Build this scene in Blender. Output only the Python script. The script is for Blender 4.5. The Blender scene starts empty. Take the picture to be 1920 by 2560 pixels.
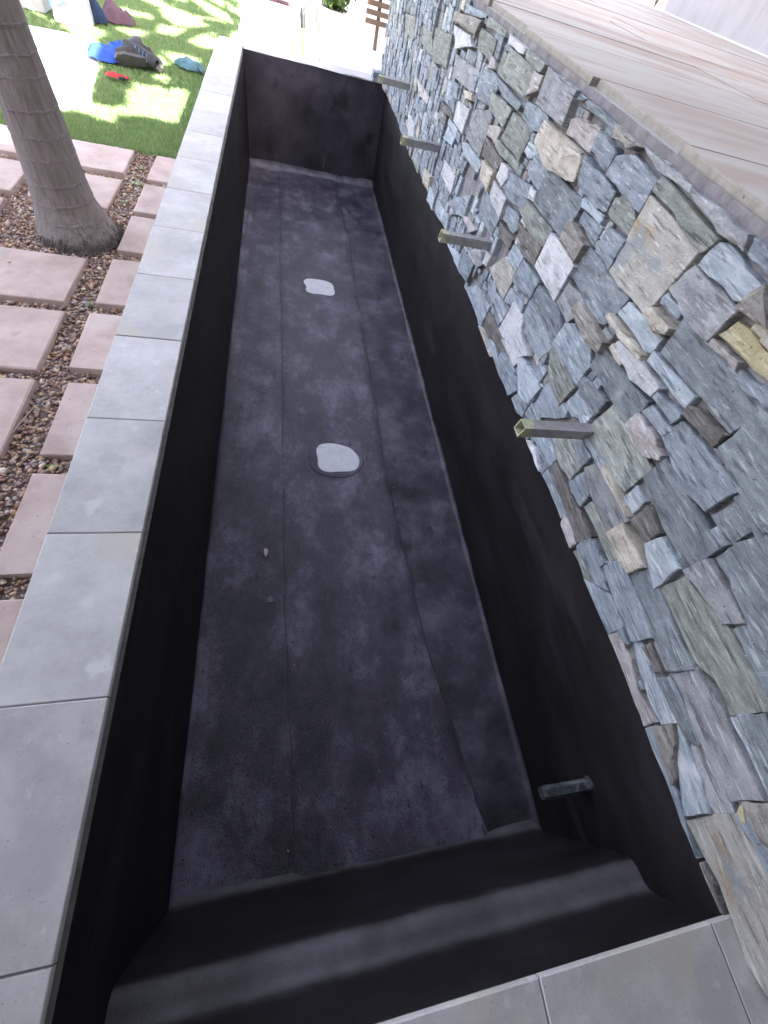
import bpy, math, random
import numpy as np
from mathutils import Vector, Matrix
random.seed(7); rng = np.random.RandomState(7)
S = bpy.context.scene
COL = S.collection
R_ = math.radians
# ------------------------------------------------------------------ camera
RX = np.array([0.9713017344947313, -0.12772573746894136, 0.20064664601119367])
RY = np.array([-0.0028432105307028555, -0.8497571094241461, -0.5271667394069905])
RZ = np.array([0.2378336744899769, 0.5114674876970527, -0.8257337054447159])
FP = 1001.4; CAM = np.array([0, 0, 1.53])
cd = bpy.data.cameras.new('camera'); cam = bpy.data.objects.new('camera', cd); COL.objects.link(cam)
cd.sensor_fit = 'HORIZONTAL'; cd.sensor_width = 36; cd.lens = 36*FP/1920
cd.clip_start = 0.05; cd.clip_end = 400
M = Matrix(((RX[0], -RY[0], -RZ[0], 0), (RX[1], -RY[1], -RZ[1], 0), (RX[2], -RY[2], -RZ[2], 0), (0, 0, 0, 1)))
M.translation = Vector(CAM); cam.matrix_world = M
S.camera = cam
S.render.resolution_x = 768; S.render.resolution_y = 1024
# ------------------------------------------------------------------ light
EL = 42.0
TR = np.array([-0.70, 0.714])                      # horizontal travel direction of the sunlight
SUNV = Vector((-TR[0]*math.cos(R_(EL)), -TR[1]*math.cos(R_(EL)), math.sin(R_(EL)))).normalized()   # towards the sun
w = bpy.data.worlds.new('World'); S.world = w; w.use_nodes = True
nt = w.node_tree; nt.nodes.clear()
sky = nt.nodes.new('ShaderNodeTexSky'); sky.sky_type = 'NISHITA'; sky.sun_disc = False
sky.sun_elevation = R_(EL); sky.sun_rotation = math.atan2(SUNV.x, SUNV.y); sky.dust_density = 2.5; sky.air_density = 0.8; sky.ozone_density = 0.8
hs = nt.nodes.new('ShaderNodeHueSaturation'); hs.inputs['Saturation'].default_value = 0.52
bg = nt.nodes.new('ShaderNodeBackground'); bg.inputs['Strength'].default_value = 0.15
wo = nt.nodes.new('ShaderNodeOutputWorld')
nt.links.new(sky.outputs[0], hs.inputs['Color']); tn = nt.nodes.new('ShaderNodeMix'); tn.data_type = 'RGBA'; tn.blend_type = 'MULTIPLY'; tn.inputs[0].default_value = 1; tn.inputs[7].default_value = (1.055, .985, 1.0, 1)
nt.links.new(hs.outputs[0], tn.inputs[6]); nt.links.new(tn.outputs[2], bg.inputs[0]); nt.links.new(bg.outputs[0], wo.inputs[0])
sd = bpy.data.lights.new('sun', 'SUN'); sd.energy = 5.0; sd.angle = R_(0.5); sd.color = (1, .955, .88)
so = bpy.data.objects.new('sun', sd); COL.objects.link(so); so.location = (0, 0, 20)
so.rotation_euler = SUNV.to_track_quat('Z', 'Y').to_euler()
S.view_settings.view_transform = 'Standard'; S.view_settings.look = 'None'
S.view_settings.gamma = 1; S.view_settings.exposure = 3.05; S.view_settings.use_curve_mapping = False

# ------------------------------------------------------------------ helpers
def ray(u, v):
    return RX*(u-960) + RY*(v-1280) + RZ*FP
def at(u, v, axis, val):
    d = ray(u, v); t = (val-CAM[axis])/d[axis]; return CAM + t*d
def proj(p):
    q = np.array(p)-CAM; z = RZ@q
    return FP*(RX@q)/z+960, FP*(RY@q)/z+1280, z

def mat(name, stops, scale=6, rough=.8, bump=.3, bscale=60, stretch=(1, 1, 1), detail=6, rand=0.0, spec=.3,
        speck=None, bdist=.004, coord='pos', nrough=.62, layer=None, rvar=0, metal=0, rot=None, trans=None):
    """procedural material: a noise ramp for the base colour, fine bump, optional specks and per-object variation"""
    m = bpy.data.materials.new(name); m.use_nodes = True; t = m.node_tree; N = t.nodes; L = t.links
    b = N['Principled BSDF']; b.inputs['Roughness'].default_value = rough
    b.inputs['Specular IOR Level'].default_value = spec; b.inputs['Metallic'].default_value = metal
    if coord == 'pos':
        g = N.new('ShaderNodeNewGeometry'); src = g.outputs['Position']
    else:
        g = N.new('ShaderNodeTexCoord'); src = g.outputs['Object']
    mp = N.new('ShaderNodeMapping'); mp.inputs['Scale'].default_value = stretch; L.new(src, mp.inputs['Vector'])
    if rot: mp.inputs['Rotation'].default_value = rot
    oi = N.new('ShaderNodeObjectInfo')
    if rand:
        mul = N.new('ShaderNodeVectorMath'); mul.operation = 'SCALE'; mul.inputs[0].default_value = (13, 7, 29)
        L.new(oi.outputs['Random'], mul.inputs['Scale']); L.new(mul.outputs[0], mp.inputs['Location'])
    n = N.new('ShaderNodeTexNoise'); n.inputs['Scale'].default_value = scale; n.inputs['Detail'].default_value = detail
    n.inputs['Roughness'].default_value = nrough
    L.new(mp.outputs[0], n.inputs['Vector'])
    cr = N.new('ShaderNodeValToRGB'); el = cr.color_ramp.elements
    k = len(stops)
    for i, c in enumerate(stops):
        p = .3 + .4*i/max(1, k-1)
        e = el[i] if i < 2 else el.new(p)
        e.position = p; e.color = (*c, 1)
    L.new(n.outputs[0], cr.inputs[0]); out = cr.outputs[0]
    if layer:                                       # (colour, scale, threshold, stretch) : a second, patchy colour
        for (lc, ls, lt, lst) in layer:
            mp2 = N.new('ShaderNodeMapping'); mp2.inputs['Scale'].default_value = lst; L.new(src, mp2.inputs['Vector'])
            if rand: L.new(mul.outputs[0], mp2.inputs['Location'])
            n2 = N.new('ShaderNodeTexNoise'); n2.inputs['Scale'].default_value = ls; n2.inputs['Detail'].default_value = 5
            L.new(mp2.outputs[0], n2.inputs['Vector'])
            mr = N.new('ShaderNodeMapRange'); mr.inputs[1].default_value = lt; mr.inputs[2].default_value = lt+.09
            mr.inputs[4].default_value = .85
            L.new(n2.outputs[0], mr.inputs[0])
            mx = N.new('ShaderNodeMix'); mx.data_type = 'RGBA'; L.new(mr.outputs[0], mx.inputs[0]); L.new(out, mx.inputs[6])
            mx.inputs[7].default_value = (*lc, 1); out = mx.outputs[2]
    if speck:                                       # (colour, scale, size)
        for (sc, ss, sz) in speck:
            vo = N.new('ShaderNodeTexNoise'); vo.inputs['Scale'].default_value = ss; vo.inputs['Detail'].default_value = 2
            L.new(src, vo.inputs['Vector'])
            mr = N.new('ShaderNodeMapRange'); mr.inputs[1].default_value = sz; mr.inputs[2].default_value = sz+.05
            L.new(vo.outputs[0], mr.inputs[0])
            mx = N.new('ShaderNodeMix'); mx.data_type = 'RGBA'; L.new(mr.outputs[0], mx.inputs[0]); L.new(out, mx.inputs[6])
            mx.inputs[7].default_value = (*sc, 1); out = mx.outputs[2]
    if rand:
        h = N.new('ShaderNodeHueSaturation'); mv = N.new('ShaderNodeMapRange')
        mv.inputs[3].default_value = 1-rand; mv.inputs[4].default_value = 1+rand
        L.new(oi.outputs['Random'], mv.inputs[0]); L.new(mv.outputs[0], h.inputs['Value']); L.new(out, h.inputs['Color']); out = h.outputs[0]
    L.new(out, b.inputs['Base Color'])
    if rvar:
        mr = N.new('ShaderNodeMapRange'); mr.inputs[1].default_value = .3; mr.inputs[2].default_value = .7
        mr.inputs[3].default_value = rough-rvar; mr.inputs[4].default_value = rough+rvar
        L.new(n.outputs[0], mr.inputs[0]); L.new(mr.outputs[0], b.inputs['Roughness'])
    if bump:
        n3 = N.new('ShaderNodeTexNoise'); n3.inputs['Scale'].default_value = bscale; n3.inputs['Detail'].default_value = 7
        n3.inputs['Roughness'].default_value = .65
        L.new(mp.outputs[0], n3.inputs['Vector'])
        bu = N.new('ShaderNodeBump'); bu.inputs['Strength'].default_value = bump; bu.inputs['Distance'].default_value = bdist
        ad = N.new('ShaderNodeMath'); ad.operation = 'ADD'; L.new(n3.outputs[0], ad.inputs[0]); L.new(n.outputs[0], ad.inputs[1])
        L.new(ad.outputs[0], bu.inputs['Height']); L.new(bu.outputs[0], b.inputs['Normal'])
    if trans:
        b.inputs['Transmission Weight'].default_value = trans
    return m

def tag(o, label=None, cat=None, group=None, kind=None):
    if label: o['label'] = label
    if cat: o['category'] = cat
    if group: o['group'] = group
    if kind: o['kind'] = kind
    return o
def empty(name, loc=(0, 0, 0), rz=0):
    o = bpy.data.objects.new(name, None); COL.objects.link(o); o.location = loc; o.rotation_euler.z = rz; o.empty_display_size = .1
    return o
class MB:
    def __init__(s): s.v = []; s.f = []; s.m = []
    def add(s, vs, fs, mi=0):
        b = len(s.v); s.v += [tuple(map(float, p)) for p in vs]; s.f += [tuple(i+b for i in f) for f in fs]; s.m += [mi]*len(fs); return s
    def box(s, a, b, mi=0, bev=0, jit=0):
        x0, y0, z0 = a; x1, y1, z1 = b
        if bev:
            e = bev
            lo = [(x0, y0, z0), (x1, y0, z0), (x1, y1, z0), (x0, y1, z0)]
            md = [(x0, y0, z1-e), (x1, y0, z1-e), (x1, y1, z1-e), (x0, y1, z1-e)]
            hi = [(x0+e, y0+e, z1), (x1-e, y0+e, z1), (x1-e, y1-e, z1), (x0+e, y1-e, z1)]
            vs = [(p[0]+random.uniform(-jit, jit), p[1]+random.uniform(-jit, jit), p[2]) for p in lo+md+hi]
            fs = [(3, 2, 1, 0)] + [(i, (i+1) % 4, 4+(i+1) % 4, 4+i) for i in range(4)] + [(4+i, 4+(i+1) % 4, 8+(i+1) % 4, 8+i) for i in range(4)] + [(8, 9, 10, 11)]
            return s.add(vs, fs, mi)
        vs = [(x0, y0, z0), (x1, y0, z0), (x1, y1, z0), (x0, y1, z0), (x0, y0, z1), (x1, y0, z1), (x1, y1, z1), (x0, y1, z1)]
        return s.add(vs, [(3, 2, 1, 0), (4, 5, 6, 7), (0, 1, 5, 4), (1, 2, 6, 5), (2, 3, 7, 6), (3, 0, 4, 7)], mi)
    def tube(s, pts, rad, n=8, mi=0, cap=True):
        pts = [Vector(p) for p in pts]; rad = rad if hasattr(rad, '__len__') else [rad]*len(pts)
        vs = []; fs = []
        for i, p in enumerate(pts):
            d = (pts[min(i+1, len(pts)-1)]-pts[max(i-1, 0)]).normalized()
            u = d.cross(Vector((0, 0, 1)) if abs(d.z) < .9 else Vector((1, 0, 0))).normalized(); q = d.cross(u)
            for k in range(n):
                a = 2*math.pi*k/n; vs.append(p+(u*math.cos(a)+q*math.sin(a))*rad[i])
        for i in range(len(pts)-1):
            for k in range(n):
                fs.append((i*n+k, i*n+(k+1) % n, (i+1)*n+(k+1) % n, (i+1)*n+k))
        if cap: fs += [tuple(range(n))[::-1], tuple(range((len(pts)-1)*n, len(pts)*n))]
        return s.add(vs, fs, mi)
    def grid(s, fn, nu, nv, mi=0, flip=False):
        vs = [fn(i/nu, j/nv) for j in range(nv+1) for i in range(nu+1)]
        fs = [(j*(nu+1)+i, j*(nu+1)+i+1, (j+1)*(nu+1)+i+1, (j+1)*(nu+1)+i) for j in range(nv) for i in range(nu)]
        if flip: fs = [f[::-1] for f in fs]
        return s.add(vs, fs, mi)
    def build(s, name, mats, parent=None, smooth=False, loc=None):
        me = bpy.data.meshes.new(name)
        v = s.v
        if loc is not None: v = [(p[0]-loc[0], p[1]-loc[1], p[2]-loc[2]) for p in v]
        me.from_pydata(v, [], s.f)
        mats = mats if isinstance(mats, (list, tuple)) else [mats]
        for m in mats: me.materials.append(m)
        if len(mats) > 1: me.polygons.foreach_set('material_index', s.m)
        if smooth: me.polygons.foreach_set('use_smooth', [True]*len(me.polygons))
        me.update()
        o = bpy.data.objects.new(name, me); COL.objects.link(o)
        if loc is not None: o.location = loc
        if parent is not None:
            o.parent = parent
            if loc is not None: o.location = Vector(loc)-parent.location
            else: o.location = -parent.location if not any(parent.rotation_euler) else (0, 0, 0)
        return o
def fnoise(x, y, s=1.0, seed=0):
    from mathutils import noise
    return noise.noise(Vector((x*s+seed*17.3, y*s-seed*5.1, seed*3.7)))

# ------------------------------------------------------------------ materials
mem = [(.016, .014, .019), (.082, .075, .100), (.27, .25, .33)]  # light violet stop puts the floor's sheen into the colour
MEMB = mat('membrane', mem, 2.6, .42, .9, 110, detail=15, nrough=.76, stretch=(1, .7, 1), rvar=.14, spec=.5, bdist=.008,
           layer=[((.048, .044, .052), 2.2, .60, (1, .6, 1)), ((.12, .112, .145), 5, .65, (3, .5, 1)), ((.036, .033, .04), 10, .67, (.6, 2.5, 1)), ((.035, .03, .035), 14, .66, (1, .4, 1))], speck=[((.02, .018, .02), 60, .66), ((.17, .16, .20), 80, .68)])
MEMS = mat('membrane_smooth', [(.018, .017, .021), (.066, .063, .079), (.16, .152, .19)], 3.0, .46, .5, 120, detail=13, nrough=.72, rvar=.08, spec=.42,
           layer=[((.026, .024, .026), 5, .60, (1, .5, 1)), ((.085, .09, .10), 4, .68, (2, .6, 1))], speck=[((.15, .15, .155), 110, .79)])
def paint_top_light(m, lo=.13):  # light from above put into colour: up-facing faces paler, upright ones darker
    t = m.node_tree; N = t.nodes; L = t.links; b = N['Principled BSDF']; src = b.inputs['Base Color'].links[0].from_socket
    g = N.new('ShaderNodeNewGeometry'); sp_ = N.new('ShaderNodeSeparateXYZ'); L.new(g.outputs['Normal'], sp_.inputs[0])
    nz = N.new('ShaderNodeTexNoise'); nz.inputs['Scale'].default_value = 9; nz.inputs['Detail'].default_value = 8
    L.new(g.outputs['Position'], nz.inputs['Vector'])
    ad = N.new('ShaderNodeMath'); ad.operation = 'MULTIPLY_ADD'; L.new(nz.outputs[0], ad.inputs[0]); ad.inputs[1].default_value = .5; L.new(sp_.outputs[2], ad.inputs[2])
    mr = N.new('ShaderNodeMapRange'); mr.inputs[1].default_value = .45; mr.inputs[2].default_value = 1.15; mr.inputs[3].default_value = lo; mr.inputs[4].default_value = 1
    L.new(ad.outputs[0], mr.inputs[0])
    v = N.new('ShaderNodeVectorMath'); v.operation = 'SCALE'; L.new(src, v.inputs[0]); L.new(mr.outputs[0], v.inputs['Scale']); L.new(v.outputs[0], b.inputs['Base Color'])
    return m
MEMF = mat('membrane_far_wall', [(.030, .026, .034), (.052, .046, .060), (.080, .073, .092)], 2.6, .5, .5, 90, detail=9, spec=.35, layer=[((.11, .095, .12), 3, .66, (2, 1, 1)), ((.022, .018, .02), 2.5, .6, (1, 1, 1))])
STEPM = paint_top_light(mat('membrane_step', [(.045, .041, .046), (.078, .072, .080), (.125, .118, .13)], 4, .55, .6, 130, detail=10, spec=.3, speck=[((.17, .16, .18), 60, .77)]))
MEMW = mat('membrane_wall_shaded', [(.008, .006, .0065), (.014, .0115, .0125), (.024, .020, .022)], 4, .62, .45, 150, stretch=(1, .35, 1), detail=8, spec=.22, rvar=.08,
           layer=[((.030, .026, .030), 2.2, .62, (1, .3, 2))], speck=[((.07, .055, .045), 95, .79)])  # near-black copy of the lining; the walls' shade is in its colour
MEML = mat('membrane_cove_lit', [(.10, .095, .12), (.17, .16, .205), (.24, .228, .28)], 9, .45, .5, 90, spec=.5, stretch=(1, .5, 1))  # paler copy of the lining; the cove's highlight is in its colour
TILE = mat('coping_tile', [(.35, .342, .325), (.475, .466, .448), (.58, .57, .548)], 3.4, .62, .35, 220, detail=14, nrough=.74, rand=.08, spec=.35, bdist=.002,
           layer=[((.49, .46, .405), 2.6, .56, (1, 1, 1)), ((.42, .41, .40), 5, .58, (1, 1, 1)), ((.58, .57, .55), 9, .62, (1, 1, 1)), ((.60, .58, .55), 16, .66, (1.5, 1, 1))], speck=[((.26, .25, .245), 150, .68)])
TILE_E = mat('tile_edge', [(.07, .068, .065), (.13, .125, .12)], 20, .8, .3, 80)
GROUT = mat('grout', [(.20, .195, .19), (.30, .29, .285)], 30, .9, .3, 120)
CONC = mat('plaster', [(.50, .48, .46), (.60, .58, .56)], 3, .9, .35, 60)
HOUSEW = mat('house_render', [(.16, .145, .13), (.21, .19, .175)], 3, .9, .35, 60)  # kept dark so the unseen house bounces little light on the coping
MORTAR = mat('mortar', [(.18, .17, .17), (.26, .245, .25), (.34, .325, .33)], 14, .95, .7, 90, bdist=.006)
def stone(name, a, b, c, layer=None, st=(1, 1.0, 4.5), sp=True):
    f = (1.22, 1.26, 1.30) if max(c) < .52 else (1.06, 1.06, 1.06)
    a, b, c = (tuple(min(.74, x*q) for x, q in zip(t, f)) for t in (a, b, c)); a = tuple(x*.85 for x in a); c = tuple(min(.74, x*1.08) for x in c)
    sk = [(tuple(min(.74, x*1.12+.03) for x in c), 150, .67), (tuple(x*.5 for x in a), 75, .70)] if sp else None
    ly = (layer or []) + [(tuple(x*.66 for x in a), 14, .57, (1, .5, 5)), (tuple(min(.72, x*1.15+.03) for x in c), 18, .59, (1, .6, 4.5)), (tuple(min(.72, x*1.1+.03) for x in c), 4, .64, (1, 1, 1))]
    return mat(name, [a, b, c], 8, .78, .75, 55, stretch=st, detail=13, nrough=.68, rand=.15, spec=.3, bdist=.010, layer=ly, speck=sk)
och = (.36, .25, .13)
STONES = {
 'g': stone('stone_blue_grey', (.17, .195, .215), (.245, .275, .295), (.34, .365, .385), [((.15, .16, .16), 6, .62, (1, 1, 3)), ((.42, .44, .45), 9, .66, (1, 1, 4))]),
 'l': stone('stone_pale_blue', (.26, .30, .325), (.35, .39, .41), (.46, .49, .50), [(och, 5, .68, (1, 1, 2)), ((.22, .25, .24), 8, .63, (1, 1, 4))]),
 'd': stone('stone_dark_green', (.135, .150, .162), (.20, .22, .23), (.295, .315, .32), [((.33, .35, .34), 11, .64, (1, 1, 5)), ((.09, .105, .10), 7, .62, (1, 1, 3))]),
 'o': stone('stone_olive', (.165, .175, .155), (.245, .255, .225), (.34, .345, .31), [((.28, .24, .17), 5, .64, (1, 1, 2)), ((.16, .19, .19), 7, .6, (1, 1, 3))]),
 'n': stone('stone_neutral', (.205, .205, .205), (.275, .275, .272), (.355, .352, .345), [((.20, .20, .195), 6, .62, (1, 1, 3))], st=(1, 1, 2.5)),
 't': stone('stone_brown', (.18, .16, .14), (.26, .235, .205), (.34, .315, .28), [((.38, .36, .34), 9, .66, (1, 1, 3))]),
 'k': stone('stone_dark_brown', (.10, .09, .08), (.155, .14, .128), (.22, .20, .185), [((.28, .25, .25), 12, .64, (1, 1, 3))]),
 'p': stone('stone_pink', (.31, .27, .255), (.40, .355, .335), (.48, .445, .42), [((.46, .47, .48), 7, .62, (1, 1, 2))], st=(1, 1, 1.8)),
 'c': stone('stone_cream', (.38, .34, .28), (.49, .445, .375), (.58, .545, .475), [((.34, .25, .16), 6, .66, (1, 1, 2))], st=(1, 1, 1.5)),
 'y': stone('stone_ochre', (.40, .35, .20), (.50, .445, .27), (.58, .53, .37), [((.36, .22, .08), 5, .66, (1, 1, 1.5))], st=(1, 1, 1.5)),
 'B': stone('stone_beige', (.29, .27, .235), (.37, .345, .30), (.44, .415, .375), [((.38, .27, .15), 4, .60, (1, 1, 2.2)), ((.30, .33, .335), 4.5, .57, (1, 1, 2))], st=(1, 1, 3)),
 'w': stone('stone_white', (.46, .475, .49), (.56, .57, .58), (.66, .665, .67), [((.38, .40, .42), 5, .60, (1, 1, 2)), ((.42, .33, .2), 7, .70, (1, 1, 2))], st=(1, 1, 1.5)),
}
SAND = mat('sandstone', [(.41, .31, .255), (.50, .42, .36), (.56, .52, .47), (.47, .375, .315), (.54, .49, .43)], 1.1, .75, .25, 120, stretch=(.32, 1.2, 1), detail=3, rand=.05, spec=.3,
           rot=(0, 0, .12), layer=[((.45, .42, .39), 1.3, .60, (.3, 2.0, 1)), ((.52, .40, .32), 1.0, .60, (.35, 1.3, 1)), ((.40, .35, .32), 2.2, .68, (.3, 4, 1))])
SANDE = mat('sandstone_edge', [(.30, .275, .235), (.42, .385, .335)], 22, .9, .6, 90, speck=[((.15, .14, .13), 70, .70)])
PINKP = mat('pink_paver', [(.40, .30, .265), (.49, .385, .345), (.56, .465, .42)], 4, .85, .5, 140, detail=9, rand=.06, bdist=.003,
            layer=[((.38, .33, .30), 6, .62, (1, 1, 1)), ((.55, .47, .43), 3, .6, (1, 1, 1))], speck=[((.12, .095, .10), 60, .705), ((.5, .44, .43), 110, .72)])
SOIL = mat('soil', [(.14, .10, .085), (.23, .17, .145), (.32, .25, .21)], 30, .95, .8, 120, bdist=.01)
PEB = [mat('pebble_%s' % n, [tuple(x*.7 for x in c), c, tuple(min(.8, x*1.3) for x in c)], 25, .7, .3, 120, spec=.3) for n, c in
       dict(tan=(.48, .34, .22), rust=(.38, .235, .155), brown=(.30, .21, .17), grey=(.34, .31, .30), cream=(.58, .50, .39), mauve=(.34, .25, .235)).items()]
LAWN = mat('lawn_soil', [(.10, .14, .045), (.15, .20, .06), (.20, .21, .09)], 9, .95, .6, 200)
GRASS = [mat('grass_%s' % n, [c, tuple(x*1.2 for x in c)], 8, .7, 0, spec=.15) for n, c in
         dict(green=(.20, .31, .12), fresh=(.28, .41, .18), dry=(.45, .45, .28)).items()]
PALE = mat('pale_paving', [(.58, .56, .53), (.68, .66, .63)], 5, .9, .3, 90)
BARK = mat('palm_bark', [(.175, .148, .135), (.24, .21, .195), (.31, .28, .265)], 14, .92, 1.0, 40, stretch=(3.2, 3.2, .45), detail=9, bdist=.012,
           layer=[((.24, .195, .16), 4, .60, (1, 1, .6)), ((.13, .11, .105), 5, .62, (1, 1, .4)), ((.12, .10, .095), 9, .74, (3, 3, .2))])
SCAR = mat('palm_scar', [(.19, .165, .155), (.29, .26, .25), (.40, .37, .36)], 40, .95, .9, 60, stretch=(2, 2, .5), bdist=.01)
ROOT = mat('palm_root', [(.09, .08, .08), (.17, .155, .15), (.28, .26, .25)], 45, .95, 1.0, 90, bdist=.015)
LEAF = mat('leaf_green', [(.045, .085, .02), (.08, .13, .03)], 5, .6, 0, spec=.3)
FROND = mat('palm_frond', [(.05, .09, .03), (.09, .14, .04)], 5, .6, 0, spec=.3)
STEEL = mat('tube_steel', [(.30, .285, .27), (.40, .39, .38), (.50, .49, .48)], 18, .40, .3, 90, spec=.5, metal=.25, layer=[((.16, .12, .09), 12, .64, (1, 1, 1))])
TAPE = mat('masking_tape', [(.36, .37, .20), (.50, .50, .32), (.62, .62, .48)], 30, .6, .4, 80, spec=.4, layer=[((.18, .12, .07), 28, .60, (1, 1, 1))])
TUBEIN = mat('tube_inside', [(.03, .025, .02), (.07, .055, .045)], 30, .9, .3, 80)
CLEAR = mat('wrapped_plastic', [(.03, .033, .036), (.06, .068, .072), (.17, .19, .20)], 26, .28, .6, 60, spec=.6)
WHITE = mat('drain_cover', [(.68, .69, .72), (.76, .77, .80), (.80, .805, .82)], 9, .6, .2, 90, spec=.4, layer=[((.50, .51, .53), 7, .62, (1, 1, 1))])
RIM = mat('sealant_rim', [(.035, .03, .035), (.07, .06, .062)], 30, .7, .6, 90)
WHITEP = mat('white_paint', [(.70, .69, .68), (.78, .77, .76)], 5, .6, .15, 60)
PLASTER = mat('brushed_plaster', [(.42, .40, .385), (.49, .465, .45), (.54, .515, .50)], 2.5, .9, .8, 26, stretch=(1, 1, .35), rot=(R_(28), 0, 0), bdist=.012)
TIMBER = mat('dark_timber', [(.10, .07, .05), (.17, .12, .085)], 8, .8, .4, 60, stretch=(.3, 1, 3))
BLUE = mat('blue_cloth', [(.03, .08, .42), (.05, .13, .60)], 6, .85, .4, 60)
LBLUE = mat('light_blue_cloth', [(.09, .24, .62), (.22, .42, .72)], 6, .85, .4, 60)
NAVY = mat('navy_cloth', [(.012, .02, .05), (.03, .06, .13)], 6, .8, .4, 60)
MAUVE = mat('mauve_cloth', [(.10, .055, .075), (.20, .12, .15)], 6, .85, .4, 60, layer=[((.25, .35, .6), 4, .6, (1, 1, 1))])
BOOT = mat('boot_leather', [(.035, .033, .035), (.07, .065, .065)], 14, .6, .5, 60)
SOLE = mat('boot_sole', [(.09, .085, .085), (.15, .14, .14)], 14, .7, .5, 60)
REDM = mat('red_glove', [(.42, .03, .04), (.55, .06, .06)], 14, .8, .5, 90)
BLACK = mat('black_rubber', [(.015, .015, .018), (.03, .03, .032)], 14, .6, .3, 60)
TEAL = mat('teal_cloth', [(.05, .12, .14), (.14, .26, .30)], 7, .85, .5, 60)
ORANGE = mat('orange_plastic', [(.62, .22, .05), (.70, .30, .09)], 10, .5, .1, 60)
MOTTLE = mat('mottled_bark', [(.72, .66, .62), (.66, .60, .56), (.42, .22, .16)], 7, .8, .6, 40, stretch=(1.5, 1.5, .5))
DRY = mat('dry_leaf', [(.55, .50, .36), (.66, .62, .48)], 30, .7, .2, 60)
STAIN = mat('pale_stain', [(.13, .13, .16), (.17, .17, .21)], 40, .6, .2, 60)

# ------------------------------------------------------------------ ground
GZ = -.47
gm = MB()
for x0, x1, y0, y1 in ((-90, -.84, -60, 160), (1.5, 90, -60, 160), (-.84, 1.5, -60, -1.85), (-.84, 1.5, 8.5, 160)):
    gm.add([(x0, y0, GZ-.05), (x1, y0, GZ-.05), (x1, y1, GZ-.05), (x0, y1, GZ-.05)], [(0, 1, 2, 3)])
tag(gm.build('ground', SOIL), kind='structure')
tag(MB().add([(-14, 5.78, GZ-.03), (-.87, 5.78, GZ-.03), (-.87, 40, GZ-.03), (-14, 40, GZ-.03)], [(0, 1, 2, 3)]).build('lawn', LAWN), kind='structure')
tag(MB().add([(-.869, 8.62, GZ-.03), (14, 8.62, GZ-.03), (14, 40, GZ-.03), (-.869, 40, GZ-.03)], [(0, 1, 2, 3)]).build('paved_yard', PALE), kind='structure')
ps = [at(u, v, 2, GZ) for u, v in [(-160, 40), (60, 55), (165, 75), (243, 110), (245, 170), (232, 215), (226, 262), (150, 272), (60, 262), (-160, 225)]]
tag(MB().add([(p[0], p[1], GZ-.02) for p in ps], [tuple(range(len(ps)))[::-1]]).build('pale_sun_patch', PALE), kind='structure')  # pale sheet in the sun patch outline, put in to burn out white
# ------------------------------------------------------------------ pool basin
XL, XR, YN, YF, ZF = -.53, 1.43, -.61, 8.25, -1.2
pool = empty('pool_basin', (.45, 3.8, ZF))
tag(pool, 'long empty pool trough lined in black waterproofing beside the stone wall', 'pool')
def seam(pts):
    ys = [p[0] for p in pts]; xs = [p[1] for p in pts]
    return lambda y: float(np.interp(y, ys, xs)) + .012*fnoise(y, 0, 2.3, 3)+.006*fnoise(y, 0, 9, 5)
sL = seam([(-.6, .045), (.3, .01), (1, -.015), (3.5, -.034), (5.5, -.063), (8.3, -.09)])
sR = seam([(-.6, 1.15), (-.3, 1.08), (.64, .936), (2.0, .865), (3.9, .855), (5.8, .876), (8.3, .80)])
def bumpz(x, y): return .007*fnoise(x, y, 1.6, 1)+.004*fnoise(x, y*.6, 7, 2)+.0018*fnoise(x, y*.5, 18, 6)+(.010*max(0, 1-abs(x-XL-.04)/.05) if x < XL+.1 else 0)
def panel(name, fx0, fx1, dz, m, nu, edge=0.006):
    def fn(u, v):
        y = -.53+v*(8.17+.53); x = fx0(y)+(fx1(y)-fx0(y))*u
        e = dz*min(1, min(u, 1-u)*nu*.9+.0) if dz else 0
        return (x, y, ZF+bumpz(x, y)+e)
    return MB().grid(fn, nu, 200).build(name, m, pool, smooth=True)
panel('floor_panel', lambda y: XL-.01, lambda y: sL(y)+.002, 0, MEMB, 24)
panel('floor_panel', lambda y: sL(y), lambda y: sR(y), .011, MEMB, 26)
panel('floor_panel', lambda y: sR(y)-.002, lambda y: XR+.01, 0, MEMS, 14)
# walls with coves
def wall_x(name, x, s, top):          # s=+1 : faces +x
    def fn(u, v):
        y = YN-.02+u*(YF-YN+.04); z = ZF-.02+v*(top-ZF+.02)
        return (x+s*(.006*fnoise(y, z, 1.2, 7)+.003*fnoise(y, z, 6, 8)), y, z)
    return MB().grid(fn, 150, 16, flip=(s > 0)).build(name, MEMW, pool, smooth=True)
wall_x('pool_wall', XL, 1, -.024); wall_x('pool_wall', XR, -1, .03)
def endwall(u, v):
    x = XL-.02+u*(XR-XL+.04); z = ZF-.02+v*(0-ZF+.02)
    return (x, YF-.13*(1-(z-ZF)/1.2)*1.0+.02*(x-.4)+.008*fnoise(x, z, 1.3, 9)+.004*fnoise(x, z, 6, 4), z+(.0 if v < 1 else .008*fnoise(x, 0, 5, 2)))
MB().grid(endwall, 40, 20).build('pool_wall', MEMF, pool, smooth=True)
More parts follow.
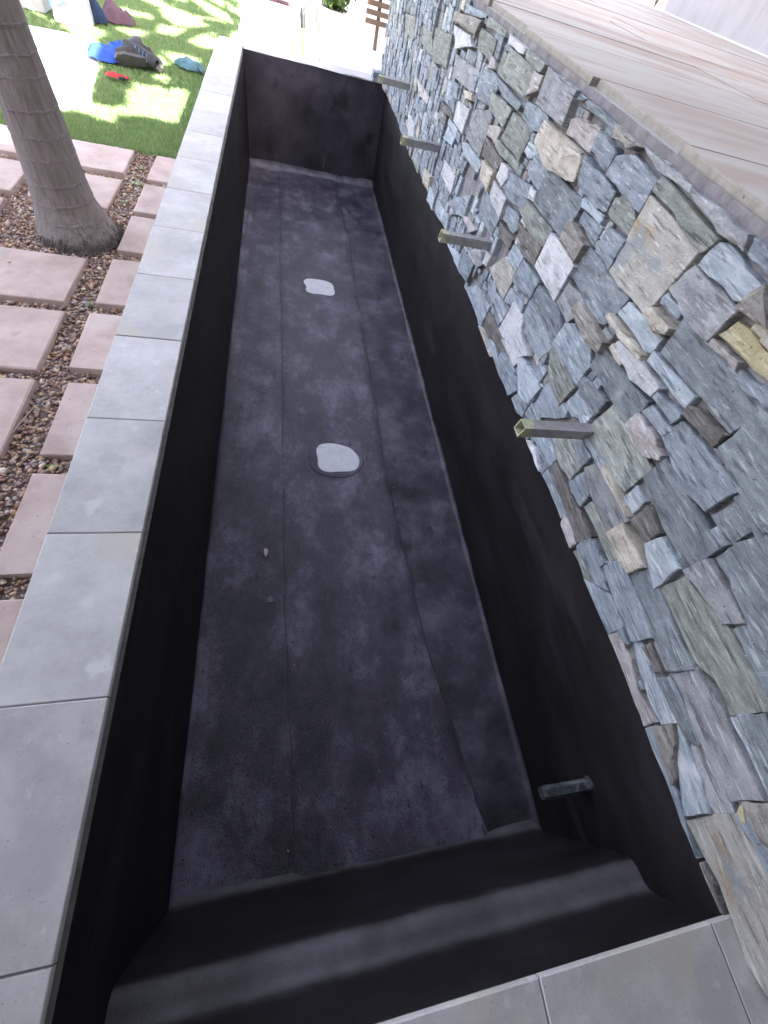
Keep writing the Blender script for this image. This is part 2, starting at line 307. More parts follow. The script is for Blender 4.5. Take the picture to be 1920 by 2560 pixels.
def cove(p0, p1, nrm, r, m=MEML, name='cove'):
    p0 = Vector(p0); p1 = Vector(p1); nrm = Vector(nrm)
    def fn(u, v):
        p = p0.lerp(p1, u); a = v*math.pi/2
        rr = r*(1+.35*fnoise(u*(p1-p0).length, 0, 3, 11))
        q = p+nrm*(rr*(1-math.sin(a)))+Vector((0, 0, rr*(1-math.cos(a))))
        return tuple(q+Vector((0, 0, .001)))
    n = max(10, int((p1-p0).length*14))
    fl = (p1-p0).normalized().cross(nrm).z < 0
    return MB().grid(fn, n, 5, flip=not fl).build(name, m, pool, smooth=True)
cove((XL, -.5, ZF), (XL, 8.12, ZF), (1, 0, 0), .045, MEMB)
cove((XR, -.5, ZF), (XR, 8.12, ZF), (-1, 0, 0), .03, MEMS)
cove((XL, 8.105, ZF), (XR, 8.15, ZF), (0, -1, 0), .085, MEML)
# near step: riser, rounded nose, tread, back wall
prof = [(-.44, -1.205), (-.475, -1.19), (-.495, -1.15), (-.502, -1.0), (-.505, -.8), (-.507, -.62), (-.508, -.54), (-.511, -.485), (-.520, -.45), (-.545, -.432), (-.575, -.424), (-.600, -.414), (-.612, -.39), (-.619, -.34), (-.616, -.2), (-.614, -.022)]
def step(u, v):
    k = v*(len(prof)-1); i = min(int(k), len(prof)-2); t = k-i
    y = prof[i][0]*(1-t)+prof[i+1][0]*t; z = prof[i][1]*(1-t)+prof[i+1][1]*t
    x = XL-.01+u*(XR-XL+.02)
    sk = -.012*(x-.4)
    return (x, y+.003*fnoise(x, z, 4, 12), z+.003*fnoise(x, y, 5, 13))
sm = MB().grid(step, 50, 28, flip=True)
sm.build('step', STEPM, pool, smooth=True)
# hairline cracks along the floor joints
for fx, sd_ in ((sL, 1), (sR, 2)):
    m = MB(); N_ = 260; vs = []
    for k in range(N_+1):
        y = -.45+8.45*k/N_; x = fx(y)+.004*fnoise(y, 0, 14, sd_); w_ = .0009+.0022*max(0, fnoise(y, 3, 3, sd_)+.3)
        z = ZF+bumpz(x, y)+.0135
        vs += [(x-w_, y, z), (x+w_, y, z)]
    m.add(vs, [(2*k, 2*k+1, 2*k+3, 2*k+2) for k in range(N_)]).build('crack', TUBEIN if False else RIM, pool)
# masonry behind the lining
mb = MB(); mb.box((-.85, -.62, -1.6), (XL-.012, 8.6, -.024)); mb.box((XL-.012, 8.31, -1.6), (1.44, 8.6, -.012)); mb.box((XL-.012, -1.9, -1.6), (1.46, YN-.012, -.024))
mb.build('shell', CONC, pool)
# end wall top (bare, uneven plaster)
MB().grid(lambda u, v: (XL+u*(1.42-XL), 8.245+.02*(u-.5)+v*.36, .006+.006*fnoise(u*2, v, 4, 15)+(-.006 if v < .05 else 0)), 40, 6, flip=False).build('wall_top', CONC, pool, smooth=True)
# coping tiles
def tile(x0, x1, y0, y1, nm='coping_tile'):
    g = .0022; c = ((x0+x1)/2, (y0+y1)/2, 0); dz = random.uniform(-.0012, .0012)
    o = MB().box((x0+g, y0+g, -.022), (x1-g, y1-g, dz), bev=.003, jit=.0008).build(nm, TILE, pool, loc=c)
    return o
yj = [-1.52]+[.262+.5955*k for k in range(-2, 14)]+[8.6]
yj = [y for y in yj if y <= 8.2]+[8.6]
for a, b in zip(yj, yj[1:]):
    tile(-.872, -.546, a, b)
for a, b in ((-.546, .068), (.068, .687), (.687, 1.308), (1.308, 1.425)):
    tile(a, b, -1.18, -.588)
    tile(a, b, -1.78, -1.18)
MB().box((-.868, -1.7, -.0235), (-.552, 8.59, -.0045)).box((-.552, -1.7, -.0235), (1.42, -.594, -.0045)).build('grout', GROUT, pool)
MB().box((-.553, -.60, -.040), (-.534, 8.24, -.0225)).box((-.534, -.608, -.040), (1.42, -.596, -.0225)).build('tile_bedding', TILE_E, pool)
# drains
def drain(cx, cy, lab):
    e = empty('drain_cover', (cx, cy, ZF+.014)); tag(e, lab, 'drain cover', 'white cover plates on the pool floor')
    def ring(a, b, p=3.2, z=0., n=40, wob=.0, seed=0):
        out = []
        for k in range(n):
            t = 2*math.pi*k/n; c, s = math.cos(t), math.sin(t)
            r = 1/((abs(c)**p+abs(s)**p)**(1/p)); r *= 1+wob*fnoise(c, s, .9, seed)+wob*.06*fnoise(c*9, s*9, 1, seed)
            out.append((cx+a*r*c, cy+b*r*s, z))
        return out
    z0 = ZF+.012; sd_ = 3 if cy > 3 else 8
    def loft(rs, close=True):
        n = 40; vs = sum(rs, []); fs = [(i*n+k, i*n+(k+1) % n, (i+1)*n+(k+1) % n, (i+1)*n+k) for i in range(len(rs)-1) for k in range(n)]
        if close: fs.append(tuple(range((len(rs)-1)*n, len(rs)*n)))
        return MB().add(vs, fs)
    loft([ring(.19, .165, z=z0-.01, wob=.25, seed=sd_), ring(.185, .16, z=z0+.007, wob=.25, seed=sd_), ring(.176, .15, z=z0+.009, wob=.25, seed=sd_)]).build('plate', WHITE, e)
    rs = [[(cx+.01+r*math.cos(2*math.pi*k/40), cy+.0+r*math.sin(2*math.pi*k/40), z0+.010+h) for k in range(40)] for r, h in ((.04, 0), (.036, .002), (.025, .003))]
    loft(rs).build('boss', WHITE, e, smooth=True)
    loft([ring(.235, .205, p=2.3, z=z0-.008, wob=.15, seed=sd_+1), ring(.225, .195, p=2.4, z=z0+.004, wob=.15, seed=sd_+1), ring(.208, .182, p=2.6, z=z0+.002, wob=.2, seed=sd_), ring(.188, .163, p=3, z=z0+.0065, wob=.25, seed=sd_), ring(.178, .152, z=z0+.004, wob=.25, seed=sd_)], False).build('sealant_rim', MEMB, e, smooth=True)
drain(.43, 2.22, 'large white cover plate on the dark floor, nearer of the two')
drain(.40, 4.87, 'white cover plate on the dark floor, farther of the two')
# floor litter
lf = MB().add([(-.15, 1.30, 0), (-.118, 1.34, .012), (-.125, 1.385, .004), (-.16, 1.392, .010), (-.165, 1.345, .006), (-.14, 1.285, .0)], [(0, 1, 4), (1, 2, 3), (1, 3, 4), (0, 5, 1)])
lf.v = [(-.14+(x+.14)*.65, 1.34+(y-1.34)*.65, z*.65+ZF+.012) for x, y, z in lf.v]
tag(lf.build('dry_leaf', DRY), 'small pale dry leaf lying on the dark pool floor', 'leaf')
def disc(x, y, r, z, m, nm, n=20):
    return MB().add([(x+r*(1+.1*fnoise(k, 0, 1, 3))*math.cos(2*math.pi*k/n), y+r*math.sin(2*math.pi*k/n), z) for k in range(n)], [tuple(range(n))]).build(nm, m, pool)
disc(-.105, .99, .022, ZF+.006, STAIN, 'stain'); disc(-.2, 3.05, .06, ZF+.004, MEMS, 'patch')
mb = MB()
for k in range(60):
    x = random.uniform(-.5, 1.35); y = random.uniform(-.4, 7.5); a = random.uniform(0, 3.1); l = random.uniform(.004, .014)
    z = ZF+.0135
    mb.add([(x, y, z), (x+l*math.cos(a), y+l*math.sin(a), z+.001), (x+l*math.cos(a)+.003, y+l*math.sin(a)+.003, z), (x+.002, y+.004, z)], [(0, 1, 2, 3)])
tag(mb.build('floor_debris', DRY), kind='stuff', label='tiny pale crumbs scattered on the dark pool floor')

# ------------------------------------------------------------------ stone wall
wall = empty('stone_wall', (1.42, 3.5, -.1))
tag(wall, 'tall retaining wall clad in split grey blue stone along the pool', 'wall')
XS = 1.392
Z5 = (1300, 300, .3737); Z6 = (1150, 850, .4641); Z7 = (1300, 1600, .4339); Z4 = (940, 200, .3376); Z3 = (940, 0, .5907); F0 = (0, 0, 1)
D = []
def add(tr, txt):
    for ln in txt.strip().splitlines():
        c, *r = ln.split(); q = [float(v) for v in ' '.join(r).replace(',', ' ').split()]
        D.append((c, [(tr[0]+q[i]*tr[2], tr[1]+q[i+1]*tr[2]) for i in range(0, len(q), 2)]))
add(Z5, '''
c 205,20 430,225 425,300 385,412 340,410 270,360 205,320 135,160
p 350,-5 450,0 540,60 465,222 312,95
t 690,12 830,8 890,80 842,188 760,205 655,130
g 560,78 658,190 665,230 597,352 492,205
n 895,75 1110,220 1203,345 1170,400 1132,488 960,375 852,225
g 665,245 780,230 918,410 798,618 685,490 592,370
g 452,238 640,480 580,612 520,590 402,440 412,300
g 122,175 203,300 198,335 130,475 52,350
d 205,332 428,540 408,582 287,800 108,560
l 418,530 440,515 562,640 528,695 410,582
o 592,620 640,520 700,510 762,560 772,660 730,775 605,662
B 868,512 1188,882 840,1290 610,1010 720,800
o 925,430 970,385 1340,795 1215,888 1150,820 1050,640 902,480
n 1215,370 1420,430 1640,655 1512,880 1340,760 1190,560 1152,500
g 402,682 432,612 548,722 490,840
t 330,722 380,690 462,840 390,955 302,812
w 222,762 330,875 382,982 245,1210 107,975
g 602,722 715,815 603,1005 512,880
d 462,848 600,1000 728,1190 572,1370 482,1300 420,1190 342,1040
l 1322,818 1420,842 1590,1060 1628,1112 1510,1228 1430,1210 1195,970
g 1650,700 1720,760 1720,1080 1640,1030 1522,895
n 1185,982 1468,1282 1270,1478 1090,1280 1015,1130
g 962,1182 1012,1150 1100,1290 1060,1340 947,1230
t 1482,1270 1600,1160 1690,1115 1700,1400 1620,1360
c 862,1300 930,1257 1040,1400 1000,1440 930,1430
l 672,1280 740,1225 968,1460 872,1560 830,1540 668,1300
c 612,1320 640,1300 850,1570 830,1605 692,1460
w 640,1510 690,1482 840,1612 948,1792 890,1848 752,1740
d 1110,1332 1270,1482 1640,1930 1390,2088 1180,1830 952,1560
y 1342,1440 1470,1352 1740,1625 1700,1800 1502,1610
p 1272,1500 1310,1462 1478,1620 1450,1678
g 1442,1730 1483,1672 1760,1905 1740,1960 1640,1920 1502,1812
l 852,1612 900,1547 1178,1850 1110,1928 1020,1830
d 560,1512 660,1640 740,1740 868,1880 830,1938 720,2038 472,1650
t 382,1280 430,1222 500,1312 588,1490 550,1558 472,1480
n 252,1212 340,1082 428,1210 400,1298 312,1358
d 82,1202 140,1112 260,1232 288,1370 222,1498
g 312,1362 370,1372 468,1520 468,1648 380,1768 232,1500
g 22,1330 80,1205 218,1500 150,1640
o 212,1540 240,1512 378,1770 388,1790 272,1908 202,1740
l 2,1620 32,1592 110,1722 158,1790 60,1898 2,1830
g 172,1782 200,1752 328,1930 308,1988 130,1990 102,1900
g 302,1912 400,1792 488,1950 440,1998 350,1988
d 402,1772 440,1722 588,1880 545,1940 502,1985
l 382,1982 440,1922 498,1960 450,2030 420,2058
''')
add(Z6, '''
o 830,342 895,452 1023,690 885,808 790,668 677,500 702,462
p 907,460 975,397 1050,492 1098,620 1080,648 1002,630 950,572
g 987,387 1040,352 1148,470 1155,490 1092,518
g 1052,310 1082,282 1205,400 1195,425 1150,455
g 1092,520 1200,444 1300,552 1508,810 1330,918 1200,800
k 1207,400 1240,352 1300,372 1438,510 1370,578
d 1402,580 1620,385 1700,430 1700,1050 1640,1020 1480,790
d 1112,642 1240,822 1398,1120 1203,1238 1132,1080 1032,860 983,740
d 1352,950 1480,872 1578,1030 1470,1098
d 1482,852 1520,832 1655,1032 1655,1145 1592,1040
g 142,0 188,2 218,130 197,150
g 245,52 288,122 328,260 260,308 197,162
w 237,0 333,0 338,110 300,143
l 312,152 348,102 448,250 375,348 322,220
g 272,320 318,282 368,360 340,418 300,408
w 368,542 408,582 438,690 430,713 365,602
g 402,522 488,522 518,640 480,688 430,602
o 492,522 598,527 658,680 592,753 532,662
g 602,525 658,522 713,630 652,688
l 682,500 788,672 768,700 692,562
g 432,742 478,692 578,930 520,978 470,882
k 482,692 520,662 718,1050 640,1088 582,930
g 602,762 678,712 708,830 660,898 612,820
n 682,692 748,672 928,968 815,1033 722,842
c 782,700 800,672 880,832 928,945
l 872,850 958,782 998,870 915,948
p 552,1000 572,942 630,1040 638,1098 600,1123 562,1062
k 922,1000 932,960 1020,892 1088,1040 1010,1088
c 822,1040 908,992 1018,1220 930,1253 872,1162
o 672,900 718,872 858,1170 802,1198
g 642,1112 708,1062 798,1200 770,1222 820,1348 742,1310 692,1202
o 602,1150 638,1122 738,1308 662,1290
l 1012,1100 1108,1062 1198,1230 1062,1338
g 782,1222 878,1182 1058,1600 930,1618 852,1452
d 932,1272 1028,1232 1278,1768 1150,1778 1062,1602
g 657,1302 818,1372 883,1538 785,1588
n 1222,1242 1348,1182 1538,1520 1420,1528 1292,1332
d 1382,1180 1478,1112 1760,1500 1700,1660 1650,1668 1540,1502 1452,1282
d 1482,1102 1658,1050 1760,1150 1760,1480 1659,1380
g 852,1575 884,1547 918,1638 900,1638
k 985,1652 1038,1632 1098,1788 1060,1788
n 1043,1630 1080,1627 1148,1778 1112,1788
''')
add(F0, '''
o 1648,1478 1716,1446 1812,1560 1875,1655 1930,1773 1826,1785 1790,1700 1740,1655
p 1519,1592 1549,1582 1580,1650 1600,1730 1648,1800 1605,1813 1570,1740
B 1727,2058 1836,2042 1890,2130 1960,2270 1990,2560 1920,2475 1875,2400 1800,2200
g 1840,2038 1872,2012 1990,2190 1990,2330 1895,2128
k 1745,2155 1766,2160 1790,2210 1815,2285 1790,2275
''')
add(Z7, '''
l 652,10 703,20 788,230 913,470 822,478 742,330 692,182
d 802,225 888,212 1058,600 990,588 922,470
n 892,202 1038,167 1198,430 1427,908 1232,918 1070,608
l 1207,450 1253,442 1420,832 1429,895
d 1258,435 1427,420 1540,700 1500,900 1432,850
g 712,520 798,492 898,800 1018,1228 1010,1238 870,950
t 802,495 918,482 938,790 912,828
l 922,480 968,582 1058,800 1108,990 970,1003 932,802
n 982,602 1058,612 1198,870 1238,998 1130,1003 1022,792
y 1262,980 1308,932 1318,1058 1290,1058
t 1322,925 1500,940 1600,1300 1432,1150
''')
add(Z4, '''
o 872,88 1008,222 945,352 852,212
o 1020,242 1168,362 1060,598 928,430
g 1132,162 1268,232 1288,320 1245,388 1152,388 1092,272
w 622,162 708,222 650,398 582,302
n 722,225 850,225 868,292 770,568 662,422
p 852,332 900,342 938,372 890,478 822,402
k 822,422 948,600 900,678 792,562
o 902,432 1058,602 1048,680 950,588 892,492
l 1122,452 1198,482 1180,560 1120,588 1092,522
l 542,342 598,430 570,488 502,430
l 642,462 688,482 788,620 760,688 652,562
c 812,602 898,690 850,828 792,742
w 942,612 998,672 988,740 940,798 902,722
w 882,742 978,880 930,1028 852,862
g 1002,692 1168,792 1080,958 990,898 955,800
w 1162,792 1198,830 1180,908 1142,880
o 1072,952 1140,892 1308,1110 1240,1228 1142,1140
g 982,932 1058,1002 1048,1100 1010,1138 942,1032
g 802,792 918,1020 860,1148 762,1012
k 932,1052 1028,1182 988,1258 912,1160
k 1062,1062 1238,1232 1180,1368 1062,1262
g 602,870 698,852 648,1018 562,980
w 522,602 598,720 560,848 492,702
c 382,662 418,722 400,828 362,760
l 452,882 548,1000 530,1118 442,982
B 842,1392 958,1312 1038,1430 932,1628
g 1032,1222 1108,1312 1048,1418 982,1330
g 1102,1332 1218,1502 1150,1628 1012,1480
g 1002,1542 1108,1660 1080,1738 952,1640
w 1032,1652 1108,1762 1090,1880 1148,2038 1030,2058 907,1862
g 1152,1642 1268,1860 1338,1970 1210,2072 1102,1870
g 752,1522 848,1680 780,1828 740,1760 652,1562
k 832,1702 918,1850 1008,2018 950,2038 802,1832
g 832,1502 948,1660 900,1738 832,1572
g 652,1252 738,1370 680,1498 612,1402
n 742,1252 788,1272 798,1370 760,1388 702,1302
w 832,1272 868,1302 830,1388 802,1360
p 652,1012 688,1012 748,1110 702,1138
l 512,1182 558,1232 638,1292 600,1398 562,1340
c 772,1842 818,1862 848,1980 858,2072
w 242,232 298,332 288,428 242,420
p 322,2 398,122 388,178 332,120
k 492,152 568,242 578,298 482,222
c 682,82 738,102 728,158 682,148
g 802,22 908,62 850,198 752,132
''')
add(Z3, '''
n 762,222 878,337 800,532 687,440
w 592,97 663,162 635,233 567,190
o 487,42 568,77 550,158 467,112
o 657,172 738,237 700,308 642,250
o 572,202 668,292 640,428 532,322
p 682,302 718,322 690,388 642,408
g 382,10 488,22 450,78 372,50
w 332,107 408,152 418,200 342,208
t 352,52 458,92 430,148 342,92
o 442,112 518,172 490,268 432,202
o 262,122 328,152 300,288 242,250
n 342,232 428,292 400,388 332,322
g 472,272 518,332 500,428 432,372
d 512,322 618,442 600,468 542,410
o 202,102 238,152 240,238 192,180
o 122,52 168,72 160,168 122,130
g 882,367 913,382 880,428 852,420
d 922,392 1078,472 1050,538 1020,563 882,450
p 497,242 513,252 510,298 482,290
''')
GY0, GY1, GZ0, GZ1, CE = -1.9, 8.62, -.02, 1.205, .01
nyc = int((GY1-GY0)/CE); nzc = int((GZ1-GZ0)/CE)
occ = np.zeros((nyc, nzc), bool)
yy = GY0+(np.arange(nyc)+.5)*CE; zz = GZ0+(np.arange(nzc)+.5)*CE
YY, ZZ = np.meshgrid(yy, zz, indexing='ij')
def inside(poly, X, Y):
    r = np.zeros(X.shape, bool); n = len(poly)
    for i in range(n):
        x0, y0 = poly[i]; x1, y1 = poly[(i+1) % n]
        c = ((y0 > Y) != (y1 > Y)) & (X < (x1-x0)*(Y-y0)/((y1-y0) if y1 != y0 else 1e-9)+x0)
        r ^= c
    return r
stones = []                       # (colour, polygon in (y,z), depth)
for c, pts in D:
    pl = [at(u, v, 0, XS) for u, v in pts]; pl = [(p[1], min(max(p[2], -.03), 1.19)) for p in pl]
    ar = sum(pl[i][0]*pl[(i+1) % len(pl)][1]-pl[(i+1) % len(pl)][0]*pl[i][1] for i in range(len(pl)))/2
    if ar < 0: pl = pl[::-1]
    dep = {'t': .078, 'c': .075, 'w': .060, 'k': .055}.get(c, random.uniform(.042, .062))
    gy = sum(p[0] for p in pl)/len(pl); gz = sum(p[1] for p in pl)/len(pl)
    pl = [(gy+(p[0]-gy)*1.045, gz+(p[1]-gz)*1.045) for p in pl]
    stones.append([c, pl, dep, True])
    ins = inside(pl, YY, ZZ)
    occ |= ins
big = occ.copy()
pal = 'gggggggggllllldddddoonntcwg'
order = 0
for j in range(nzc):
    i = 0
    while i < nyc:
        if occ[i, j]: i += 1; continue
        y = yy[i]
        far = y > 3.4
        W = int(random.choice([7, 10, 14, 18, 22, 28]) * (1.05 if far else .9)); H = int(random.choice([4, 6, 8, 11, 14])*(1.0 if far else .8))
        if j < 2: H = max(H, 5)
        a = i
        while a < nyc and not occ[a, j] and a-i < W: a += 1
        if a < nyc and (a-i) >= W:
            rem = a
            while rem < nyc and not occ[rem, j] and rem-a < 4: rem += 1
            if rem-a < 4: a = rem
        h = 1
        while j+h < nzc and h < H and not occ[i:a, j+h].any(): h += 1
        if nzc-(j+h) < 3: 
            while j+h < nzc and not occ[i:a, j+h].any(): h += 1
        occ[i:a, j:j+h] = True
        if (a-i) >= 4 and h >= 3:
            y0, y1 = GY0+i*CE, GY0+a*CE; z0, z1 = GZ0+j*CE, GZ0+(j+h)*CE
            if j == 0: z0 += random.uniform(-.03, .012)
            J = lambda s=.010: random.uniform(-s, s)
            k = min(.006, .08*min(y1-y0, z1-z0)); sl = random.uniform(-.012, .012) if (y1-y0) > .08 else 0
            pl = [(y0+J(k)+sl, z0+J(k)), (y1+J(k)+sl, z0+J(k)), (y1+J(k)-sl, z1+J(k)), (y0+J(k)-sl, z1+J(k))]
            if random.random() < .35: pl[2] = (pl[2][0]-k*1.5, pl[2][1]); pl.insert(2, (y1+J(k), (z0*.4+z1*.6)))
            small = (y1-y0)*(z1-z0) < .004
            stones.append([random.choice(pal), pl, random.uniform(.036, .048) if small else random.uniform(.038, .060), False])
        i = a
def stone_mesh(pl, dep, dig, lod):
    cy = sum(p[0] for p in pl)/len(pl); cz = sum(p[1] for p in pl)/len(pl)
    size = max(max(p[0] for p in pl)-min(p[0] for p in pl), .02)
    sub = 3 if (lod and size > .12) else (2 if lod else 1)
    ring = []
    n = len(pl)
    for i in range(n):
        a, b = pl[i], pl[(i+1) % n]; L = math.hypot(b[0]-a[0], b[1]-a[1]); s = sub if L > .04 else 1
        for k in range(s):
            t = k/s; j = 0 if k == 0 else min(.006, L*.05)
            ring.append((a[0]+(b[0]-a[0])*t+random.uniform(-j, j), a[1]+(b[1]-a[1])*t+random.uniform(-j, j)))
    gap = random.uniform(-.001, .0014)
    def inset(p, d):
        dx, dz = cy-p[0], cz-p[1]; l = math.hypot(dx, dz)+1e-6; f = min(.35, d/l); return (p[0]+dx*f, p[1]+dz*f)
    m = len(ring); ty = random.uniform(-.035, .035); tz = random.uniform(-.05, .05)
    rough = .0024 if dep < .074 else .007
    xf = 1.435-dep
    def X(p, o=0): return xf+o+max(-.012, min(.012, ty*(p[0]-cy)))+max(-.01, min(.01, tz*(p[1]-cz)))+random.uniform(-rough, rough)*.5
    r0 = [inset(p, gap) for p in ring]; r1 = [inset(p, gap+.001) for p in ring]; r2 = [inset(p, gap+random.uniform(.002, .006)) for p in ring]
    vs = [(1.445, p[0], p[1]) for p in r0]+[(X(p, .005), p[0], p[1]) for p in r1]+[(X(p), p[0], p[1]) for p in r2]
    r3 = [inset(p, .45*math.hypot(cy-p[0], cz-p[1])) for p in ring]
    if lod:
        vs += [(X(p, -rough*.6), p[0], p[1]) for p in r3]
    vs.append((X((cy, cz), -rough*.5), cy, cz)); c = len(vs)-1
    L = 4 if lod else 3
    fs = []
    for q in range(L-1):
        for k in range(m):
            k2 = (k+1) % m
            fs.append((q*m+k2, q*m+k, (q+1)*m+k, (q+1)*m+k2))
    for k in range(m): fs.append(((L-1)*m+(k+1) % m, (L-1)*m+k, c))
    return vs, fs, (1.42, cy, cz)
def scr(pl):
    P = [proj((XS, y, z)) for y, z in pl]
    if min(p[2] for p in P) < .1: return 0
    a = 0
    for i in range(len(P)): a += P[i][0]*P[(i+1) % len(P)][1]-P[(i+1) % len(P)][0]*P[i][1]
    cx = sum(p[0] for p in P)/len(P); cy_ = sum(p[1] for p in P)/len(P)
    if not (-120 < cx < 2040 and -120 < cy_ < 2680): return abs(a)*.0001
    return abs(a)/2
stones.sort(key=lambda s: -scr(s[1]))
keys = list(STONES)
rest = MB()
for i, (c, pl, dep, dig) in enumerate(stones):
    lod = i < 298
    vs, fs, ct = stone_mesh(pl, dep, dig, lod)
    if lod:
        o = MB().add(vs, fs).build('stone', STONES[c], wall, loc=ct)
    else:
        rest.add(vs, fs, keys.index(c))
print('stones', len(stones))
tag(rest.build('stone', [STONES[k] for k in keys], wall), kind='stuff')
# mortar backing with uneven relief
MB().grid(lambda u, v: (1.420+.006*fnoise(u*10.5, v*1.25, 9, 21)+.004*fnoise(u*10.5, v*1.25, 30, 22)-(.012 if v > .978 else 0), -1.9+u*10.5, .0+v*1.222), 420, 50, flip=True).build('mortar', MORTAR, wall, smooth=True)
MB().box((1.44, -1.9, -.5), (1.62, 8.6, 1.218)).build('core', CONC, wall)
# small masonry stub at the far corner
tag(MB().box((1.23, 8.26, .0), (1.405, 8.42, .10), bev=.008).build('loose_block', STONES['g'], loc=(1.3, 8.3, 0)), 'small grey block on the far corner of the pool rim', 'block')

# ------------------------------------------------------------------ spouts
TY = [(6.435, .37), (4.70, .345), (2.928, .35), (1.168, .36)]
labs = ['hollow square steel spout tube nearest the camera, taped at its mouth', 'second nearest square steel spout tube poking from the stone wall',
        'third square steel spout tube from the camera, below a cream stone', 'smallest looking square steel spout tube at the far pool corner']
def make_spout():
    e = empty('water_spout', (1.4, 0, 0)); h = .027; t = .0035
    x0, x1 = 1.03, 1.41
    def shell(xa, xb, hh, tt, sk=0):
        m = MB(); o = [(hh, hh), (-hh, hh), (-hh, -hh), (hh, -hh)]; k = hh-tt; q = [(k, k), (-k, k), (-k, -k), (k, -k)]
        vs = [(xa+sk*b, a, b) for a, b in o]+[(xb, a, b) for a, b in o]+[(xa+sk*b, a, b) for a, b in q]+[(xb, a, b) for a, b in q]
        fs = []
        for i in range(4):
            j = (i+1) % 4
            fs += [(i, j, 4+j, 4+i), (8+j, 8+i, 12+i, 12+j), (j, i, 8+i, 8+j), (4+i, 4+j, 12+j, 12+i)]
        return m.add(vs, fs)
    shell(x0, x1, h, t).build('tube', STEEL, e)
    tp = shell(x0-.004, x0+.05, h+.0015, .006, .15)
    tp.v = [(x+(.012*math.sin(y*300+z*210) if x > x0+.03 else random.uniform(-.006, .004)), y*random.uniform(.99, 1.04), z*random.uniform(.99, 1.05)) for x, y, z in tp.v]
    tp.build('tape', TAPE, e)
    k = h-t-.0005
    MB().add([(x1-.02, k, k), (x1-.02, -k, k), (x1-.02, -k, -k), (x1-.02, k, -k)], [(0, 1, 2, 3)]).build('tube_end', TUBEIN, e)
    return e
sp = make_spout()
def copy_tree(o, parent=None):
    c = o.copy(); COL.objects.link(c)
    if parent is not None: c.parent = parent
    for ch in list(o.children): copy_tree(ch, c)
    return c
slist = [sp]+[copy_tree(sp) for _ in range(3)]
for i, ((y, z), lb) in enumerate(zip(TY, labs[::-1])):
    e = slist[i]; e.location = (1.4, y, z); e.rotation_euler = (R_(random.uniform(-4, 4)), 0, R_(random.uniform(-1.5, 1.5)))
    tag(e, lb, 'spout', 'square steel spouts in the stone wall')
for o in sp.children: pass
e = empty('inlet_pipe', (1.42, -.257, -.58)); tag(e, 'short pipe stub wrapped in black plastic low on the dark pool wall', 'pipe')
m = MB()
n = 12; vs = []; fs = []
xs = np.linspace(1.165, 1.435, 9)
for i, x in enumerate(xs):
    for k in range(n):
        a = 2*math.pi*k/n; c, s = math.cos(a), math.sin(a); r = .027/max(abs(c), abs(s))**.95*(1+random.uniform(-.05, .05))*(.86 if i == 0 else 1)
        vs.append((x+random.uniform(-.003, .003), -.257+r*c, -.58+r*s))
for i in range(8):
    for k in range(n): fs.append((i*n+(k+1) % n, i*n+k, (i+1)*n+k, (i+1)*n+(k+1) % n))
fs.append(tuple(range(n)))
m.add(vs, fs).build('pipe', CLEAR, e)
vs = [(1.433-.001+(-.012 if r else 0)*1.0, -.257+(.038 if not r else .030)*math.cos(2*math.pi*k/16)*(1+.1*math.sin(k*2.3)), -.58+(.038 if not r else .030)*math.sin(2*math.pi*k/16)*(1+.1*math.sin(k*1.7))) for r in (0, 1) for k in range(16)]
MB().add(vs, [((k+1) % 16, k, 16+k, 16+(k+1) % 16) for k in range(16)]).build('collar', RIM, e)

# ------------------------------------------------------------------ terrace
ter = tag(MB().box((1.62, -1.9, -.45), (14, 8.6, 1.205)).box((4.3, 8.6, -.45), (14, 22, 1.205)).build('terrace', CONC), kind='structure')
tj = [-1.9, -.85, .0, .89, 1.772, 2.61, 3.635, 4.5, 5.36, 6.2, 7.1, 7.9, 8.62]
te = [1.44, 1.425, 1.45, 1.425, 1.46, 1.425, 1.455, 1.43, 1.45, 1.43, 1.44, 1.43]
def slab(x0, x1, y0, y1):
    c = ((x0+x1)/2, (y0+y1)/2, 1.23); g = .003
    n1 = max(2, int((x1-x0)/.15)); n2 = max(2, int((y1-y0)/.12))
    b = [(x0+g, y0+g)]; b = []
    for k in range(n1): b.append((x0+g+(x1-x0-2*g)*k/n1, y0+g+random.uniform(-.0015, .0015)))
    for k in range(n2): b.append((x1-g+random.uniform(-.0015, .0015), y0+g+(y1-y0-2*g)*k/n2))
    for k in range(n1): b.append((x1-g-(x1-x0-2*g)*k/n1, y1-g+random.uniform(-.0015, .0015)))
    for k in range(n2): b.append((x0+g+random.uniform(-.004, .004), y1-g-(y1-y0-2*g)*k/n2))
    n = len(b); dz = random.uniform(-.002, .002)
    vs = [(x, y, 1.207) for x, y in b]+[(x, y, 1.243+dz) for x, y in b]+[(x+(c[0]-x)*.0035*2/max(.5, x1-x0), y+(c[1]-y)*.006, 1.25+dz) for x, y in b]
    fs = [(k, (k+1) % n, n+(k+1) % n, n+k) for k in range(n)]+[(n+k, n+(k+1) % n, 2*n+(k+1) % n, 2*n+k) for k in range(n)]
    m = MB().add(vs, fs, 1); m.add(vs, [tuple(range(2*n, 3*n))], 0)
    m.build('paving_slab', [SAND, SANDE], ter, loc=c)
for i in range(len(tj)-1):
    cut = [te[i], 3.3+.5*(i % 2), 5.6+.4*(i % 3), 7.6, 9.02]
    for a, b in zip(cut, cut[1:]): slab(a, b, tj[i], tj[i+1])
y = 8.62
while y < 15:
    for a, b in zip([4.3, 6.0, 7.6], [6.0, 7.6, 9.02]): slab(a, b, y, y+.95)
    y += .95
pw = empty('plaster_wall', (9.2, 6, 1.25)); tag(pw, 'rough brushed off white plaster wall at the back of the sandstone terrace', 'wall')
